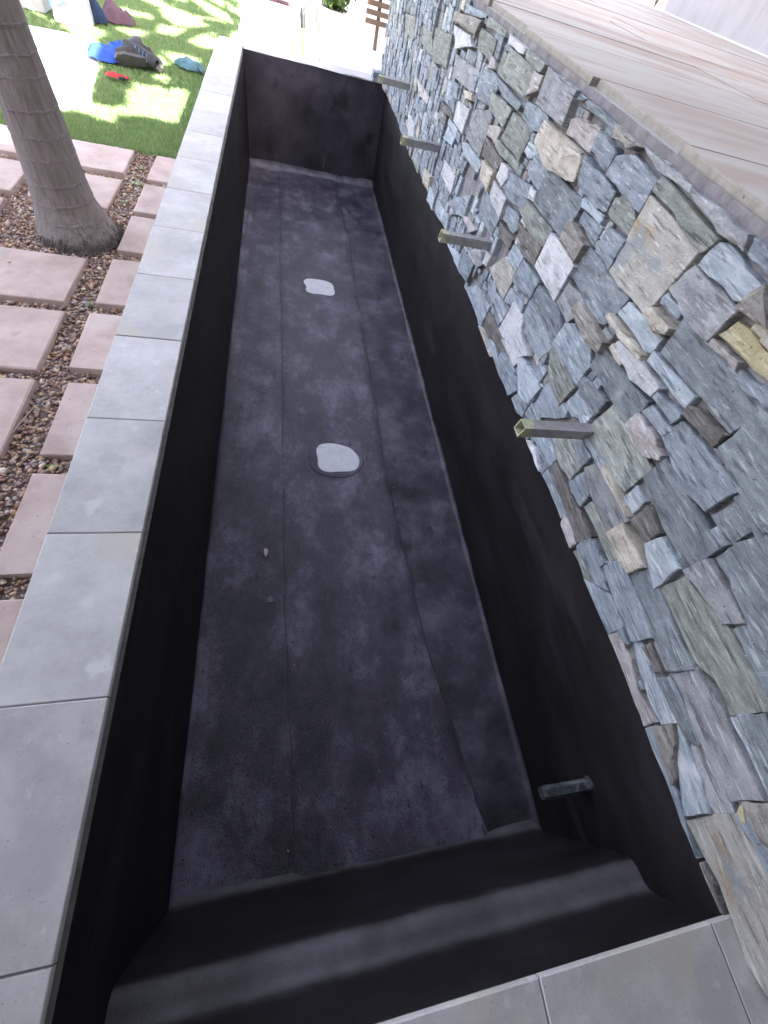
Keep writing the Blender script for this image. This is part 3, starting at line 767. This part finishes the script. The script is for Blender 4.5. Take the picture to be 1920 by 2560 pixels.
MB().box((9.03, -1.9, 1.2), (9.3, 14.6, 7.19)).build('wall', PLASTER, pw)
MB().box((9.012, -1.9, 1.2515), (9.029, 14.6, 1.275)).build('skirting', WHITEP, pw)
rl = empty('railing', (8.5, 16, 1.25)); tag(rl, 'thin white rail at the far end of the terrace past the plaster wall', 'railing')
MB().box((7.2, 16.2, 1.9), (11, 16.26, 1.96)).build('rail', WHITEP, rl)
for k in range(6): MB().box((7.3+.6*k, 16.21, 1.25), (7.34+.6*k, 16.25, 1.9)).build('post', TIMBER, rl)

# ------------------------------------------------------------------ unseen house volumes, added and sized to throw the shade
hs_ = empty('house', (2, -5, 0)); tag(hs_, 'unseen rendered two storey house added behind the near end of the pool for shade', 'house')
MB().box((-9, -9, -.45), (14, -1.95, 7.2)).build('wall', HOUSEW, hs_)
MB().box((-9.6, -9.6, 7.2), (14.6, -1.15, 7.7)).build('roof', WHITEP, hs_)
for k in range(5):
    f = MB().box((-7+3.2*k, -1.99, 1.2), (-5.4+3.2*k, -1.93, 2.6)).build('window', WHITEP, hs_)
    MB().box((-6.92+3.2*k, -1.925, 1.28), (-5.48+3.2*k, -1.915, 2.52)).build('pane', NAVY, f)
MB().box((9.31, -1.94, -.45), (14, 14.6, 7.2)).build('wing_wall', CONC, hs_)
MB().box((5.1, -1.14, 7.2), (14.6, 2.3, 7.7)).box((7.5, 2.3, 7.2), (14.6, 15.5, 7.7)).build('shade_wing_roof', WHITEP, hs_)  # added roof, eaves placed by where their shadow edges must fall
for p in ((5.3, 2.05), (5.3, -1.0)): MB().box((p[0]-.12, p[1]-.12, 1.25), (p[0]+.12, p[1]+.12, 7.2)).build('column', WHITEP, hs_)
vr = empty('patio_roof', (0, -1, 2.5)); tag(vr, 'unseen flat dark patio roof over the near end of the pool, sized for shade', 'roof')
MB().box((-3.4, -1.95, 2.5), (3.2, .88, 2.65)).build('roof_slab', TIMBER, vr)  # dark slab, lowered and stretched to dim the near coping
MB().box((-3.1, .2, -.45), (-2.95, .35, 2.5)).build('post', WHITEP, vr)
MB().box((2.75, .2, 1.25), (2.9, .35, 2.5)).build('post', WHITEP, vr)

# ------------------------------------------------------------------ stepping pavers and gravel
path = tag(MB().add([(-4.2, -1.9, GZ-.035), (-.872, -1.9, GZ-.035), (-.872, 5.79, GZ-.035), (-4.2, 5.79, GZ-.035)], [(0, 1, 2, 3)]).build('path', SOIL), kind='structure')
PV = []
def paver(x0, x1, y0, y1, sk=0):
    PV.append((x0, x1, y0, y1)); c = ((x0+x1)/2, (y0+y1)/2, -.45); dz = random.uniform(-.006, .004)
    o = MB().box((x0, y0, -.51), (x1, y1, -.45+dz), bev=.006, jit=.005).build('paver', PINKP, path, loc=c)
    o.rotation_euler = (random.uniform(-.006, .006), random.uniform(-.006, .006), random.uniform(-.012, .012))
for a, b in ((5.08, 5.66), (4.39, 4.96), (3.73, 4.31), (2.985, 3.58), (2.29, 2.87), (1.60, 2.17), (.90, 1.47), (.2, .78), (-.5, .08), (-1.2, -.62)):
    paver(-1.315 if a > 1.7 else -1.285, -.885, a, b)
for i, (a, b) in enumerate(((5.10, 5.665), (4.38, 4.97), (2.963, 3.545), (2.26, 2.86), (1.586, 2.165), (.88, 1.46), (.2, .78), (-.5, .08))):
    r = [-1.525, -1.515, -1.495, -1.475, -1.46, -1.45, -1.45, -1.45][i]
    paver(r-.6 if i != 0 else r-.62, r, a, b)
for i, (a, b) in enumerate(((5.14, 5.68), (4.42, 4.98), (3.68, 4.27), (2.96, 3.5), (2.2, 2.8), (1.5, 2.1))):
    paver(-2.85, -2.235, a, b)
# pebbles
phi = (1+5**.5)/2
ico = np.array([(-1, phi, 0), (1, phi, 0), (-1, -phi, 0), (1, -phi, 0), (0, -1, phi), (0, 1, phi), (0, -1, -phi), (0, 1, -phi), (phi, 0, -1), (phi, 0, 1), (-phi, 0, -1), (-phi, 0, 1)])/1.9
icf = np.array([(0, 11, 5), (0, 5, 1), (0, 1, 7), (0, 7, 10), (0, 10, 11), (1, 5, 9), (5, 11, 4), (11, 10, 2), (10, 7, 6), (7, 1, 8), (3, 9, 4), (3, 4, 2), (3, 2, 6), (3, 6, 8), (3, 8, 9), (4, 9, 5), (2, 4, 11), (6, 2, 10), (8, 6, 7), (9, 8, 1)])
def np_mesh(name, V, Fc, mi, mats, parent=None):
    me = bpy.data.meshes.new(name); k = Fc.shape[1]
    me.vertices.add(len(V)); me.vertices.foreach_set('co', V.astype(np.float32).ravel())
    me.loops.add(Fc.size); me.loops.foreach_set('vertex_index', Fc.astype(np.int32).ravel())
    me.polygons.add(len(Fc)); me.polygons.foreach_set('loop_start', np.arange(0, Fc.size, k, dtype=np.int32))
    for m in mats: me.materials.append(m)
    me.polygons.foreach_set('material_index', mi.astype(np.int32)); me.update(calc_edges=True); me.validate()
    o = bpy.data.objects.new(name, me); COL.objects.link(o)
    if parent is not None: o.parent = parent; o.location = -parent.location
    return o
P = []
n = 42000
px = rng.uniform(-3.4, -.885, n); py = rng.uniform(-.3, 5.76, n)
keep = np.ones(n, bool)
for (a, b, c, d) in PV: keep &= ~((px > a-.004) & (px < b+.004) & (py > c-.004) & (py < d+.004))
keep &= ((px+1.66)**2+(py-3.95)**2 > .2**2)
px = px[keep]; py = py[keep]; n = len(px)
sz = rng.choice([.007, .010, .013, .018], n, p=[.42, .34, .18, .06])
pz = -.505+rng.uniform(0, .022, n)+sz*.2
# a few strays on the pavers
ex = np.array([(-2.03, 2.65), (-1.93, 3.35), (-1.8, 3.2), (-1.1, 2.6), (-1.7, 2.4)]); 
px = np.r_[px, ex[:2, 0]]; py = np.r_[py, ex[:2, 1]]; sz = np.r_[sz, [.014, .010]]; pz = np.r_[pz, [-.444, -.445]]; n = len(px)
V = np.repeat(ico[None], n, 0)*rng.uniform(.75, 1.25, (n, 12, 1))
V *= np.stack([rng.uniform(.8, 1.5, n), rng.uniform(.7, 1.2, n), rng.uniform(.4, .75, n)], 1)[:, None]*sz[:, None, None]
a = rng.uniform(0, 6.28, n); ca, sa = np.cos(a)[:, None], np.sin(a)[:, None]
V = np.stack([V[..., 0]*ca-V[..., 1]*sa, V[..., 0]*sa+V[..., 1]*ca, V[..., 2]+V[..., 0]*rng.uniform(-.5, .5, n)[:, None]], 2)
V += np.stack([px, py, pz], 1)[:, None]
Fc = (icf[None]+np.arange(n)[:, None, None]*12).reshape(-1, 3)
mi = np.repeat(rng.choice(6, n, p=[.25, .2, .2, .12, .08, .15]), 20)
tag(np_mesh('gravel', V.reshape(-1, 3), Fc, mi, PEB), kind='stuff', label='brown and rust coloured pebbles filling the joints between pink pavers')
print('pebbles', n)
# grass
def blades(n, fx, fy, h0, h1, wd, name, lab, mis=(.5, .38, .12)):
    x = fx(n); y = fy(n); a = rng.uniform(0, 6.28, n); h = rng.uniform(h0, h1, n); ln = rng.uniform(0, .8, n)*h; b = rng.uniform(0, 6.28, n)
    w_ = wd*rng.uniform(.6, 1.2, n); kp = ~inside([(p[0], p[1]) for p in ps], x, y); x, y, a, h, ln, b, w_ = (q[kp] for q in (x, y, a, h, ln, b, w_)); n = len(x)
    p0 = np.stack([x-w_*np.cos(a), y-w_*np.sin(a), np.full(n, GZ-.03)], 1); p1 = np.stack([x+w_*np.cos(a), y+w_*np.sin(a), np.full(n, GZ-.03)], 1)
    p2 = np.stack([x+ln*np.cos(b), y+ln*np.sin(b), GZ-.03+h], 1)
    V = np.stack([p0, p1, p2], 1).reshape(-1, 3); F_ = np.arange(3*n).reshape(-1, 3)
    return tag(np_mesh(name, V, F_, rng.choice(3, n, p=mis), GRASS), kind='stuff', label=lab)
def near(n): return 5.74+ (rng.uniform(0, 1, n)**1.6)*9.5
blades(230000, lambda n: rng.uniform(-4.6, -.875, n), near, .02, .055, .0045, 'grass', 'short bright green lawn grass between the pavers and the garden')
# weeds
for i, (x, y, s) in enumerate([(-1.385, 4.98, .07), (-1.43, 4.60, .05), (-1.40, 5.35, .05), (-1.22, 1.53, .035), (-1.36, 3.0, .035), (-1.40, 3.95, .05)]):
    m = MB()
    for k in range(16):
        a = random.uniform(0, 6.28); l = s*random.uniform(.5, 1.1); w_ = .006
        m.add([(x, y, -.50), (x+l*.5*math.cos(a)-w_*math.sin(a), y+l*.5*math.sin(a)+w_*math.cos(a), -.50+l*.6), (x+l*math.cos(a), y+l*math.sin(a), -.49+l*.5), (x+l*.5*math.cos(a)+w_*math.sin(a), y+l*.5*math.sin(a)-w_*math.cos(a), -.50+l*.6)], [(0, 1, 2, 3)])
    tag(m.build('weed', GRASS[1], loc=(x, y, -.5)), ['green weed in the gravel at the corner of the farthest left paver', 'small weed growing between palm foot and right hand pavers', 'little weed tuft at the lawn edge between two pavers',
        'pale weed at the coping edge between the nearest two pavers', 'tiny weed in the gravel right of the widest paver', 'weed sprouting from gravel right beside the palm foot'][i], 'weed', 'weeds in the gravel')
tw = MB().tube([(-1.42, 1.98, -.48), (-1.45, 1.75, -.455), (-1.56, 1.55, -.47), (-1.66, 1.30, -.465)], [.003, .003, .0025, .0015], 5).tube([(-1.45, 1.75, -.455), (-1.38, 1.86, -.45)], .002, 4)
tag(tw.build('twig', mat('dry_twig', [(.34, .27, .22), (.45, .37, .31)], 20)), 'thin dry forked twig lying on the gravel between pavers', 'twig')

# ------------------------------------------------------------------ palm
palm = empty('palm_tree', (-1.635, 3.95, GZ)); tag(palm, 'palm tree with ringed grey brown trunk standing in the gravel', 'palm tree')
rings = [-.33, -.22, -.10, .045, .165, .30, .45, .545, .665]
z = .665
while z < 6.3: z += random.uniform(.11, .15); rings.append(z)
def prad(z, a=0):
    r = float(np.interp(z, [-.5, -.42, -.36, -.25, -.1, .2, .7, 3, 6.5], [.275, .262, .235, .208, .190, .170, .142, .135, .12]))
    d = [(z-q) for q in rings if z >= q]; d = min(d) if d else .1
    return r+.0035*math.exp(-d/.04)-.001
def pcen(z): return (-1.650+.023*min(z, 1), 3.95)
zs = sorted(set(list(np.linspace(-.5, 1.2, 90))+[q-.004 for q in rings]+[q+.004 for q in rings]+list(np.linspace(1.2, 6.5, 150))))
n = 48
def pt(z, k, dr=0):
    a = 2*math.pi*k/n; cx, cy = pcen(z); tilt = .012*math.sin(a+1.1)
    r = prad(z)+dr+.004*fnoise(math.cos(a)*3, z*2, 1, 31)+.003*fnoise(a*9, z*3, 1, 33)
    if z < -.25: r += .05*max(0, math.cos(a+.35))*min(1, (-.25-z)*5)
    return (cx+r*math.cos(a), cy+r*math.sin(a), z+tilt)
vs = [pt(z, k) for z in zs for k in range(n)]
fs = [(i*n+k, i*n+(k+1) % n, (i+1)*n+(k+1) % n, (i+1)*n+k) for i in range(len(zs)-1) for k in range(n)]
MB().add(vs, fs).build('trunk', BARK, palm, smooth=True)
for q in rings[:14]:
    hs2 = [(-.011, -.003), (-.004, .0012), (.006, .0012), (.012, -.003)]
    vs = []
    for dz, dr in hs2:
        for k in range(n):
            j = .006*fnoise(k*.7, q*9, 1, 41)+random.uniform(-.0055, .0055)
            x, y, z_ = pt(q+dz+.0, k, dr); vs.append((x, y, z_+j))
    MB().add(vs, [(i*n+k, i*n+(k+1) % n, (i+1)*n+(k+1) % n, (i+1)*n+k) for i in range(3) for k in range(n)]).build('leaf_scar', SCAR, palm, smooth=True)
# root collar of tiny rootlets
m = MB()
for k in range(900):
    a = random.uniform(-2.6, 1.0); r = random.uniform(.20, .315); z0 = -.50+max(0, (.33-r))*1.25*random.uniform(.4, 1)
    cx, cy = -1.61, 3.93; s = random.uniform(.005, .010)
    c = Vector((cx+r*math.cos(a), cy+r*math.sin(a), z0)); d = Vector((math.cos(a)*.5, math.sin(a)*.5, -.9)).normalized()
    m.tube([c-d*s*1.4, c+d*s*1.4], [s*.5, s*.35], 4)
m.build('root_collar', ROOT, palm)
# fronds (above the frame)
for k in range(13):
    a = 2*math.pi*k/13+.2; L = random.uniform(2.0, 2.6); cx, cy = pcen(6.5); m = MB(); up = random.uniform(.2, 1.1)
    def fp(t): return Vector((cx+math.cos(a)*L*t, cy+math.sin(a)*L*t, 6.5+up*t*2-2.6*t*t))
    m.tube([fp(t/8) for t in range(9)], [.03*(1-t/9)+.005 for t in range(9)], 5)
    for j in range(4, 46):
        t = j/46; p = fp(t); d = (fp(min(1, t+.02))-p).normalized(); sd2 = d.cross(Vector((0, 0, 1))).normalized()
        l = .55*math.sin(math.pi*min(.95, t+.08))+.08
        for s in (-1, 1):
            q = p+sd2*s*l+d*l*.5+Vector((0, 0, -.25*l)); m.add([p, p+d*.035, q], [(0, 1, 2)])
    m.build('frond', FROND, palm)

# ------------------------------------------------------------------ unseen tree added for shade, crown shaped from the shade patches below
def G(pts): return [tuple(at(u, v, 2, -.45)[:2]) for u, v in pts]
LIT = [G(q) for q in (
 [(40, 95), (250, 75), (245, 110), (245, 170), (232, 215), (228, 262), (160, 268), (110, 262), (40, 200)],
 [(345, 195), (370, 222), (470, 215), (475, 240), (455, 300), (400, 290), (310, 275), (325, 215)],
 [(400, 20), (470, 30), (545, 70), (540, 100), (500, 92), (430, 52)],
 [(480, -5), (560, -5), (640, 55), (640, 85), (600, 62), (545, 40)],
 [(-40, 262), (25, 330), (40, 400), (-40, 396)],
 [(380, 185), (395, 170), (440, 190), (420, 205)], [(190, 62), (215, 52), (270, 75), (255, 90)], [(640, -60), (690, -60), (690, 70), (640, 60)])]
LIT = [[(sum(p[0] for p in q)/len(q)+(x-sum(p[0] for p in q)/len(q))*1.12, sum(p[1] for p in q)/len(q)+(y-sum(p[1] for p in q)/len(q))*1.12) for x, y in q] for q in LIT]
N = 30000
tx = rng.uniform(-4.2, -.8, N); ty_ = rng.uniform(4.4, 15.5, N)
ok = np.ones(N, bool)
for pl in LIT: ok &= ~inside(pl, tx, ty_)
ok &= ~((tx > -.98) & (ty_ > 8.4)) & ~((ty_ > 12.6) & (rng.uniform(0, 1, N) < .5))
# soft, ragged dapple toward the right of the lawn
cl = np.array([fnoise(x, y, 1.7, 51) for x, y in zip(tx, ty_)]); ok &= ~((cl > .20) & (ty_ > 6.3))
tx = tx[ok]; ty_ = ty_[ok]; N = len(tx)
hh = rng.uniform(4.9, 6.6, N); k_ = (hh+.45)/SUNV.z
cx = tx+SUNV.x*k_; cy = ty_+SUNV.y*k_
nrm = np.array(SUNV); u_ = np.cross(nrm, (0, 0, 1)); u_ /= np.linalg.norm(u_); v_ = np.cross(nrm, u_)
an = rng.uniform(0, 6.28, N); s_ = rng.uniform(.05, .085, N)
Cc = np.stack([cx, cy, hh], 1); U = (np.cos(an)[:, None]*u_+np.sin(an)[:, None]*v_)*s_[:, None]; Wv = (-np.sin(an)[:, None]*u_+np.cos(an)[:, None]*v_)*s_[:, None]*.7
tl = nrm*rng.uniform(-.04, .04, N)[:, None]
V = np.stack([Cc-U*1.3, Cc-Wv+tl, Cc+U*1.3, Cc+Wv-tl], 1).reshape(-1, 3)
st = empty('shade_tree', (2.9, 9.6, -.45)); tag(st, 'unseen leafy tree added behind the wall end, crown shaped to dapple the lawn', 'tree')
o = np_mesh('crown', V, np.arange(4*N).reshape(-1, 4), np.zeros(N), [LEAF], st); o['kind'] = 'stuff'
m = MB().tube([(2.9, 9.6, -.5), (2.9, 9.4, 1.6), (3.0, 9.0, 3.4), (3.1, 8.2, 4.6), (3.1, 6.6, 5.4), (3.0, 4.5, 5.8), (2.9, 2.2, 5.9)], [.24, .19, .16, .13, .1, .07, .03], 10)
for (a, b) in (((3.1, 8.2, 4.6), (3.6, 9.5, 5.8)), ((3.1, 6.6, 5.4), (2.0, 5.6, 5.7)), ((3.0, 4.5, 5.8), (3.9, 3.2, 6.0)), ((3.1, 6.6, 5.4), (4.2, 5.6, 6.0)), ((3.0, 4.5, 5.8), (2.0, 3.2, 5.8)), ((3.1, 8.2, 4.6), (2.2, 8.4, 5.5))):
    m.tube([a, tuple((np.array(a)+np.array(b))/2+(0, 0, .12)), b], [.06, .045, .02], 7)
m.build('trunk', TIMBER, st)

# ------------------------------------------------------------------ things in the garden
def cloth(name, cx, cy, rx, ry, h, m, lab, cat, seed, z0=-.46, parent=None, rz=0):
    def fn(u, v):
        a = u*2*math.pi; r = v
        rr = 1+.28*fnoise(math.cos(a)*2, math.sin(a)*2, 1, seed)
        x = rx*r*rr*math.cos(a); y = ry*r*rr*math.sin(a)
        z = h*(1-r**3)*(.85+.8*fnoise(x*9, y*9, 1, seed+1))+.16*h*fnoise(x*24, y*24, 1, seed+2)
        return (cx+x*math.cos(rz)-y*math.sin(rz), cy+x*math.sin(rz)+y*math.cos(rz), z0+max(0, z)+.012*(1-r)+.004)
    o = MB().grid(fn, 30, 12, flip=True).build(name, m, parent, smooth=True, loc=None if parent else None)
    if parent is None: tag(o, lab, cat)
    return o
cloth('blue_cloth', -2.30, 8.55, .26, .28, .14, BLUE, 'crumpled bright blue cloth beside the boots on the lawn', 'cloth', 61)
def boot(x, y, rz, lab, lay=0):
    e = empty('work_boot', (x, y, -.455), rz); tag(e, lab, 'boot', 'work boots on the lawn')
    secs = [(-.13, .045, .16, .30), (-.08, .05, .0, .30), (-.02, .052, .0, .25), (.05, .052, .0, .15), (.11, .05, .0, .12), (.155, .035, .0, .08)]
    vs = []; n = 12
    for i, (sx, w_, zb, zt) in enumerate(secs):
        zb = .03
        for k in range(n):
            a = 2*math.pi*k/n; c, s = math.cos(a), math.sin(a)
            vs.append((sx, w_*c*(1+.1*fnoise(i, k, 1.3, 71)), (zb+zt)/2+(zt-zb)/2*s*(1+.06*fnoise(i, k, 2, 72))))
    fs = [(i*n+k, i*n+(k+1) % n, (i+1)*n+(k+1) % n, (i+1)*n+k) for i in range(len(secs)-1) for k in range(n)]+[tuple(range(n)), tuple(range((len(secs)-1)*n, len(secs)*n))[::-1]]
    b = MB().add(vs, fs).build('upper', BOOT, None, smooth=True); b.parent = e
    so_ = MB()
    out = [(-.15, -.04), (-.15, .04), (-.03, .043), (.07, .056), (.15, .04), (.175, 0), (.15, -.04), (.07, -.056), (-.03, -.043)]
    k = len(out); so_.add([(a, b_, 0) for a, b_ in out]+[(a, b_, .038) for a, b_ in out], [tuple(range(k))[::-1], tuple(range(k, 2*k))]+[(i, (i+1) % k, k+(i+1) % k, k+i) for i in range(k)])
    s2 = so_.build('sole', SOLE, None); s2.parent = e
    tg = MB()
    for j in range(4): tg.tube([(-.01+.028*j, -.035, .215-.028*j), (-.01+.028*j, .035, .22-.028*j)], .004, 5)
    t2 = tg.build('laces', LBLUE, None); t2.parent = e
    e.scale = (1.3, 1.3, 1.2)
    if lay: e.rotation_euler = (lay, 0, rz); e.location.z += .06
boot(-1.96, 8.32, R_(200), 'dark work boot lying on its side nearest the blue cloth', 1.1)
boot(-1.72, 8.50, R_(-60), 'dark work boot with ridged sole lying right of its pair', 1.2)
cloth('boot_bag', -1.93, 8.62, .30, .17, .20, BOOT, 'dark grey folded garment heaped behind the work boots', 'garment', 64, rz=-.35)
# glove
g = empty('work_glove', (-2.05, 7.72, -.45)); tag(g, 'red work glove lying on the shaded lawn near the palm', 'glove')
def gl(u, v):
    a = u*2*math.pi; return (-2.11+.115*v*math.cos(a)*(1+.15*math.cos(a)), 7.74+.062*v*math.sin(a), -.455+.035*(1-v*v)+.02)
MB().grid(gl, 22, 6, flip=True).build('palm', REDM, g, smooth=True)
for k in range(5):
    a = R_(-38+17*k); x0, y0 = -2.03, 7.74+.018*(k-2); l = [.06, .095, .10, .09, .07][k]
    MB().tube([(x0, y0, -.435), (x0+l*.5*math.cos(a), y0+l*.5*math.sin(a), -.43), (x0+l*math.cos(a), y0+l*math.sin(a), -.44)], [.014, .013, .009], 8).build('finger', REDM if k > 1 else BLACK, g, smooth=True)
cloth('teal_rag', -1.35, 8.95, .22, .16, .09, TEAL, 'faded teal rag dropped on the lawn near the coping', 'rag', 67, rz=-.5)
tag(MB().tube([(-1.25, 8.9, -.42), (-1.2, 8.75, -.43), (-1.14, 8.68, -.44), (-1.05, 8.62, -.45)], .009, 6).build('black_strap', BLACK), 'black strap trailing from the teal rag towards the coping', 'strap')
# white bench and clothes at top left
b = empty('white_bench', (-3.0, 9.9, -.45)); tag(b, 'low white masonry bench at the lawn edge with clothes on it', 'bench')
MB().box((-3.22, 9.62, -.47), (-2.80, 9.98, -.02), bev=.01).build('base', WHITEP, b)
MB().box((-3.26, 9.575, -.018), (-2.76, 10.02, .03), bev=.01).build('top', WHITEP, b)
b = empty('garden_step', (-3.8, 9.7, -.45)); tag(b, 'white rendered garden steps behind the palm trunk', 'steps')
MB().box((-4.6, 9.9, -.47), (-3.42, 11.4, -.1), bev=.01).build('step', PALE, b)
MB().box((-4.6, 10.6, -.1), (-3.42, 11.4, .2), bev=.01).build('step', PALE, b)
tag(MB().grid(lambda u, v: (-3.22+.30*u+.03*math.sin(v*3), 9.555-.015*math.sin(u*11)-.02*v*(1-v), .035-.36*v*(1-.35*u)), 16, 8).grid(lambda u, v: (-3.22+.30*u, 9.555+.3*v, .036+.01*math.sin(u*9+v*4)), 12, 8, flip=False).build('blue_towel', LBLUE, smooth=True), 'bright blue towel draped over the edge of the white bench', 'towel')
cloth('navy_bag', -2.86, 10.12, .20, .20, .22, NAVY, 'dark navy bag slumped on the lawn against the white bench', 'bag', 75)
cloth('striped_bundle', -2.56, 10.42, .24, .20, .16, MAUVE, 'mauve and pale blue bundle of clothes beside the navy bag', 'clothes', 77)
# chair
c = empty('garden_chair', (-.12, 12.3, -.45)); tag(c, 'white garden chair with arched back standing on the sunny paving', 'chair')
def arch(x0, x1, y, z0, z1, r, y1=None):
    y1 = y if y1 is None else y1
    p = [(x0, y, z0), (x0, (y+y1)/2, (z0+z1)/2)]
    for k in range(9):
        a = math.pi*(1-k/8); p.append(((x0+x1)/2+(x1-x0)/2*math.cos(a), y1, z1-.1+.1*math.sin(a)))
    p += [(x1, (y+y1)/2, (z0+z1)/2), (x1, y, z0)]
    return MB().tube(p, r, 8)
arch(-.38, .14, 12.15, -.45, .38, .02).build('back_frame', WHITEP, c, smooth=True)
MB().grid(lambda u, v: (-.33+.42*u, 12.15-.03*math.sin(u*3.14), .02+.3*v), 6, 4).build('backrest', WHITEP, c)
MB().box((-.36, 12.15, -.04), (.12, 12.62, .0), bev=.008).build('seat', MAUVE, c)
for x in (-.34, .10): MB().tube([(x, 12.6, -.45), (x, 12.58, -.04)], .018, 8).build('leg', WHITEP, c)
# mottled tree
t = empty('mottled_tree', (.47, 11.5, -.45)); tag(t, 'garden tree with pale pink mottled bark in full sun', 'tree')
MB().tube([(.47, 11.5, -.6), (.47, 11.5, -.2), (.50, 11.5, .6), (.56, 11.55, 1.6), (.6, 11.6, 3.2)], [.21, .17, .15, .13, .10], 14).build('trunk', MOTTLE, t, smooth=True)
m = MB()
for k in range(2200):
    d = Vector((random.gauss(0, 1), random.gauss(0, 1), random.gauss(0, .6))); d = d/d.length*random.uniform(.6, 1.5); p = Vector((.8, 11.9, 4.3))+d
    q = Vector((random.uniform(-1, 1), random.uniform(-1, 1), random.uniform(-1, 1)))*.08; r = Vector((random.uniform(-1, 1), random.uniform(-1, 1), random.uniform(-1, 1)))*.05
    m.add([p-q, p-r, p+q, p+r], [(0, 1, 2, 3)])
o = m.build('crown', LEAF, t); o['kind'] = 'stuff'
bt = empty('hand_tool', (.32, 11.2, -.45)); tag(bt, 'small hand tool with orange handle and dark head by the mottled tree', 'tool')
MB().tube([(.36, 11.14, -.44), (.33, 11.2, -.22), (.32, 11.24, -.12)], [.055, .045, .03], 10).build('handle', ORANGE, bt)
MB().tube([(.32, 11.24, -.12), (.31, 11.28, .02), (.30, 11.3, .1)], [.045, .05, .03], 10).build('head', BLACK, bt)
# slatted screen
f = empty('slatted_screen', (2.2, 13.2, -.45)); tag(f, 'dark timber slatted screen just past the end of the stone wall', 'fence')
for k in range(9): MB().box((1.66, 13.2, -.09+.125*k), (3.6, 13.23, -.015+.125*k)).build('slat', TIMBER, f)
for x in (1.9, 3.3): MB().box((x, 13.235, -.45), (x+.07, 13.3, 1.1)).build('post', TIMBER, f)
# shrubs beyond
for i, (x, y, r, lb) in enumerate([(1.3, 17.2, .5, 'low green shrub in sun beyond the slatted screen'), (.2, 18.5, .6, 'rounded shrub in the sunny bed behind the mottled tree'), (9.6, 22, 1.6, 'tall leafy shrub seen past the end of the plaster wall')]):
    m = MB()
    for k in range(1500):
        d = Vector((random.gauss(0, 1), random.gauss(0, 1), random.gauss(0, 1))); d = d/d.length*r*random.uniform(.5, 1.05)*(1+.3*fnoise(d.x, d.y, 1, i)); p = Vector((x, y, -.45+r*.7+(1.4 if i == 2 else 0)))+d
        q = Vector((random.uniform(-1, 1), random.uniform(-1, 1), random.uniform(-1, 1)))*.09; s3 = Vector((random.uniform(-1, 1), random.uniform(-1, 1), random.uniform(-1, 1)))*.04
        m.add([p-q, p-s3, p+q, p+s3], [(0, 1, 2, 3)])
    sh = empty('shrub', (x, y, -.45)); tag(sh, lb, 'shrub'); o = m.build('foliage', LEAF, sh); o['kind'] = 'stuff'
    MB().tube([(x, y, -.5), (x, y, .2+(1.4 if i == 2 else 0))], [.04, .02], 6).build('stem', TIMBER, sh)
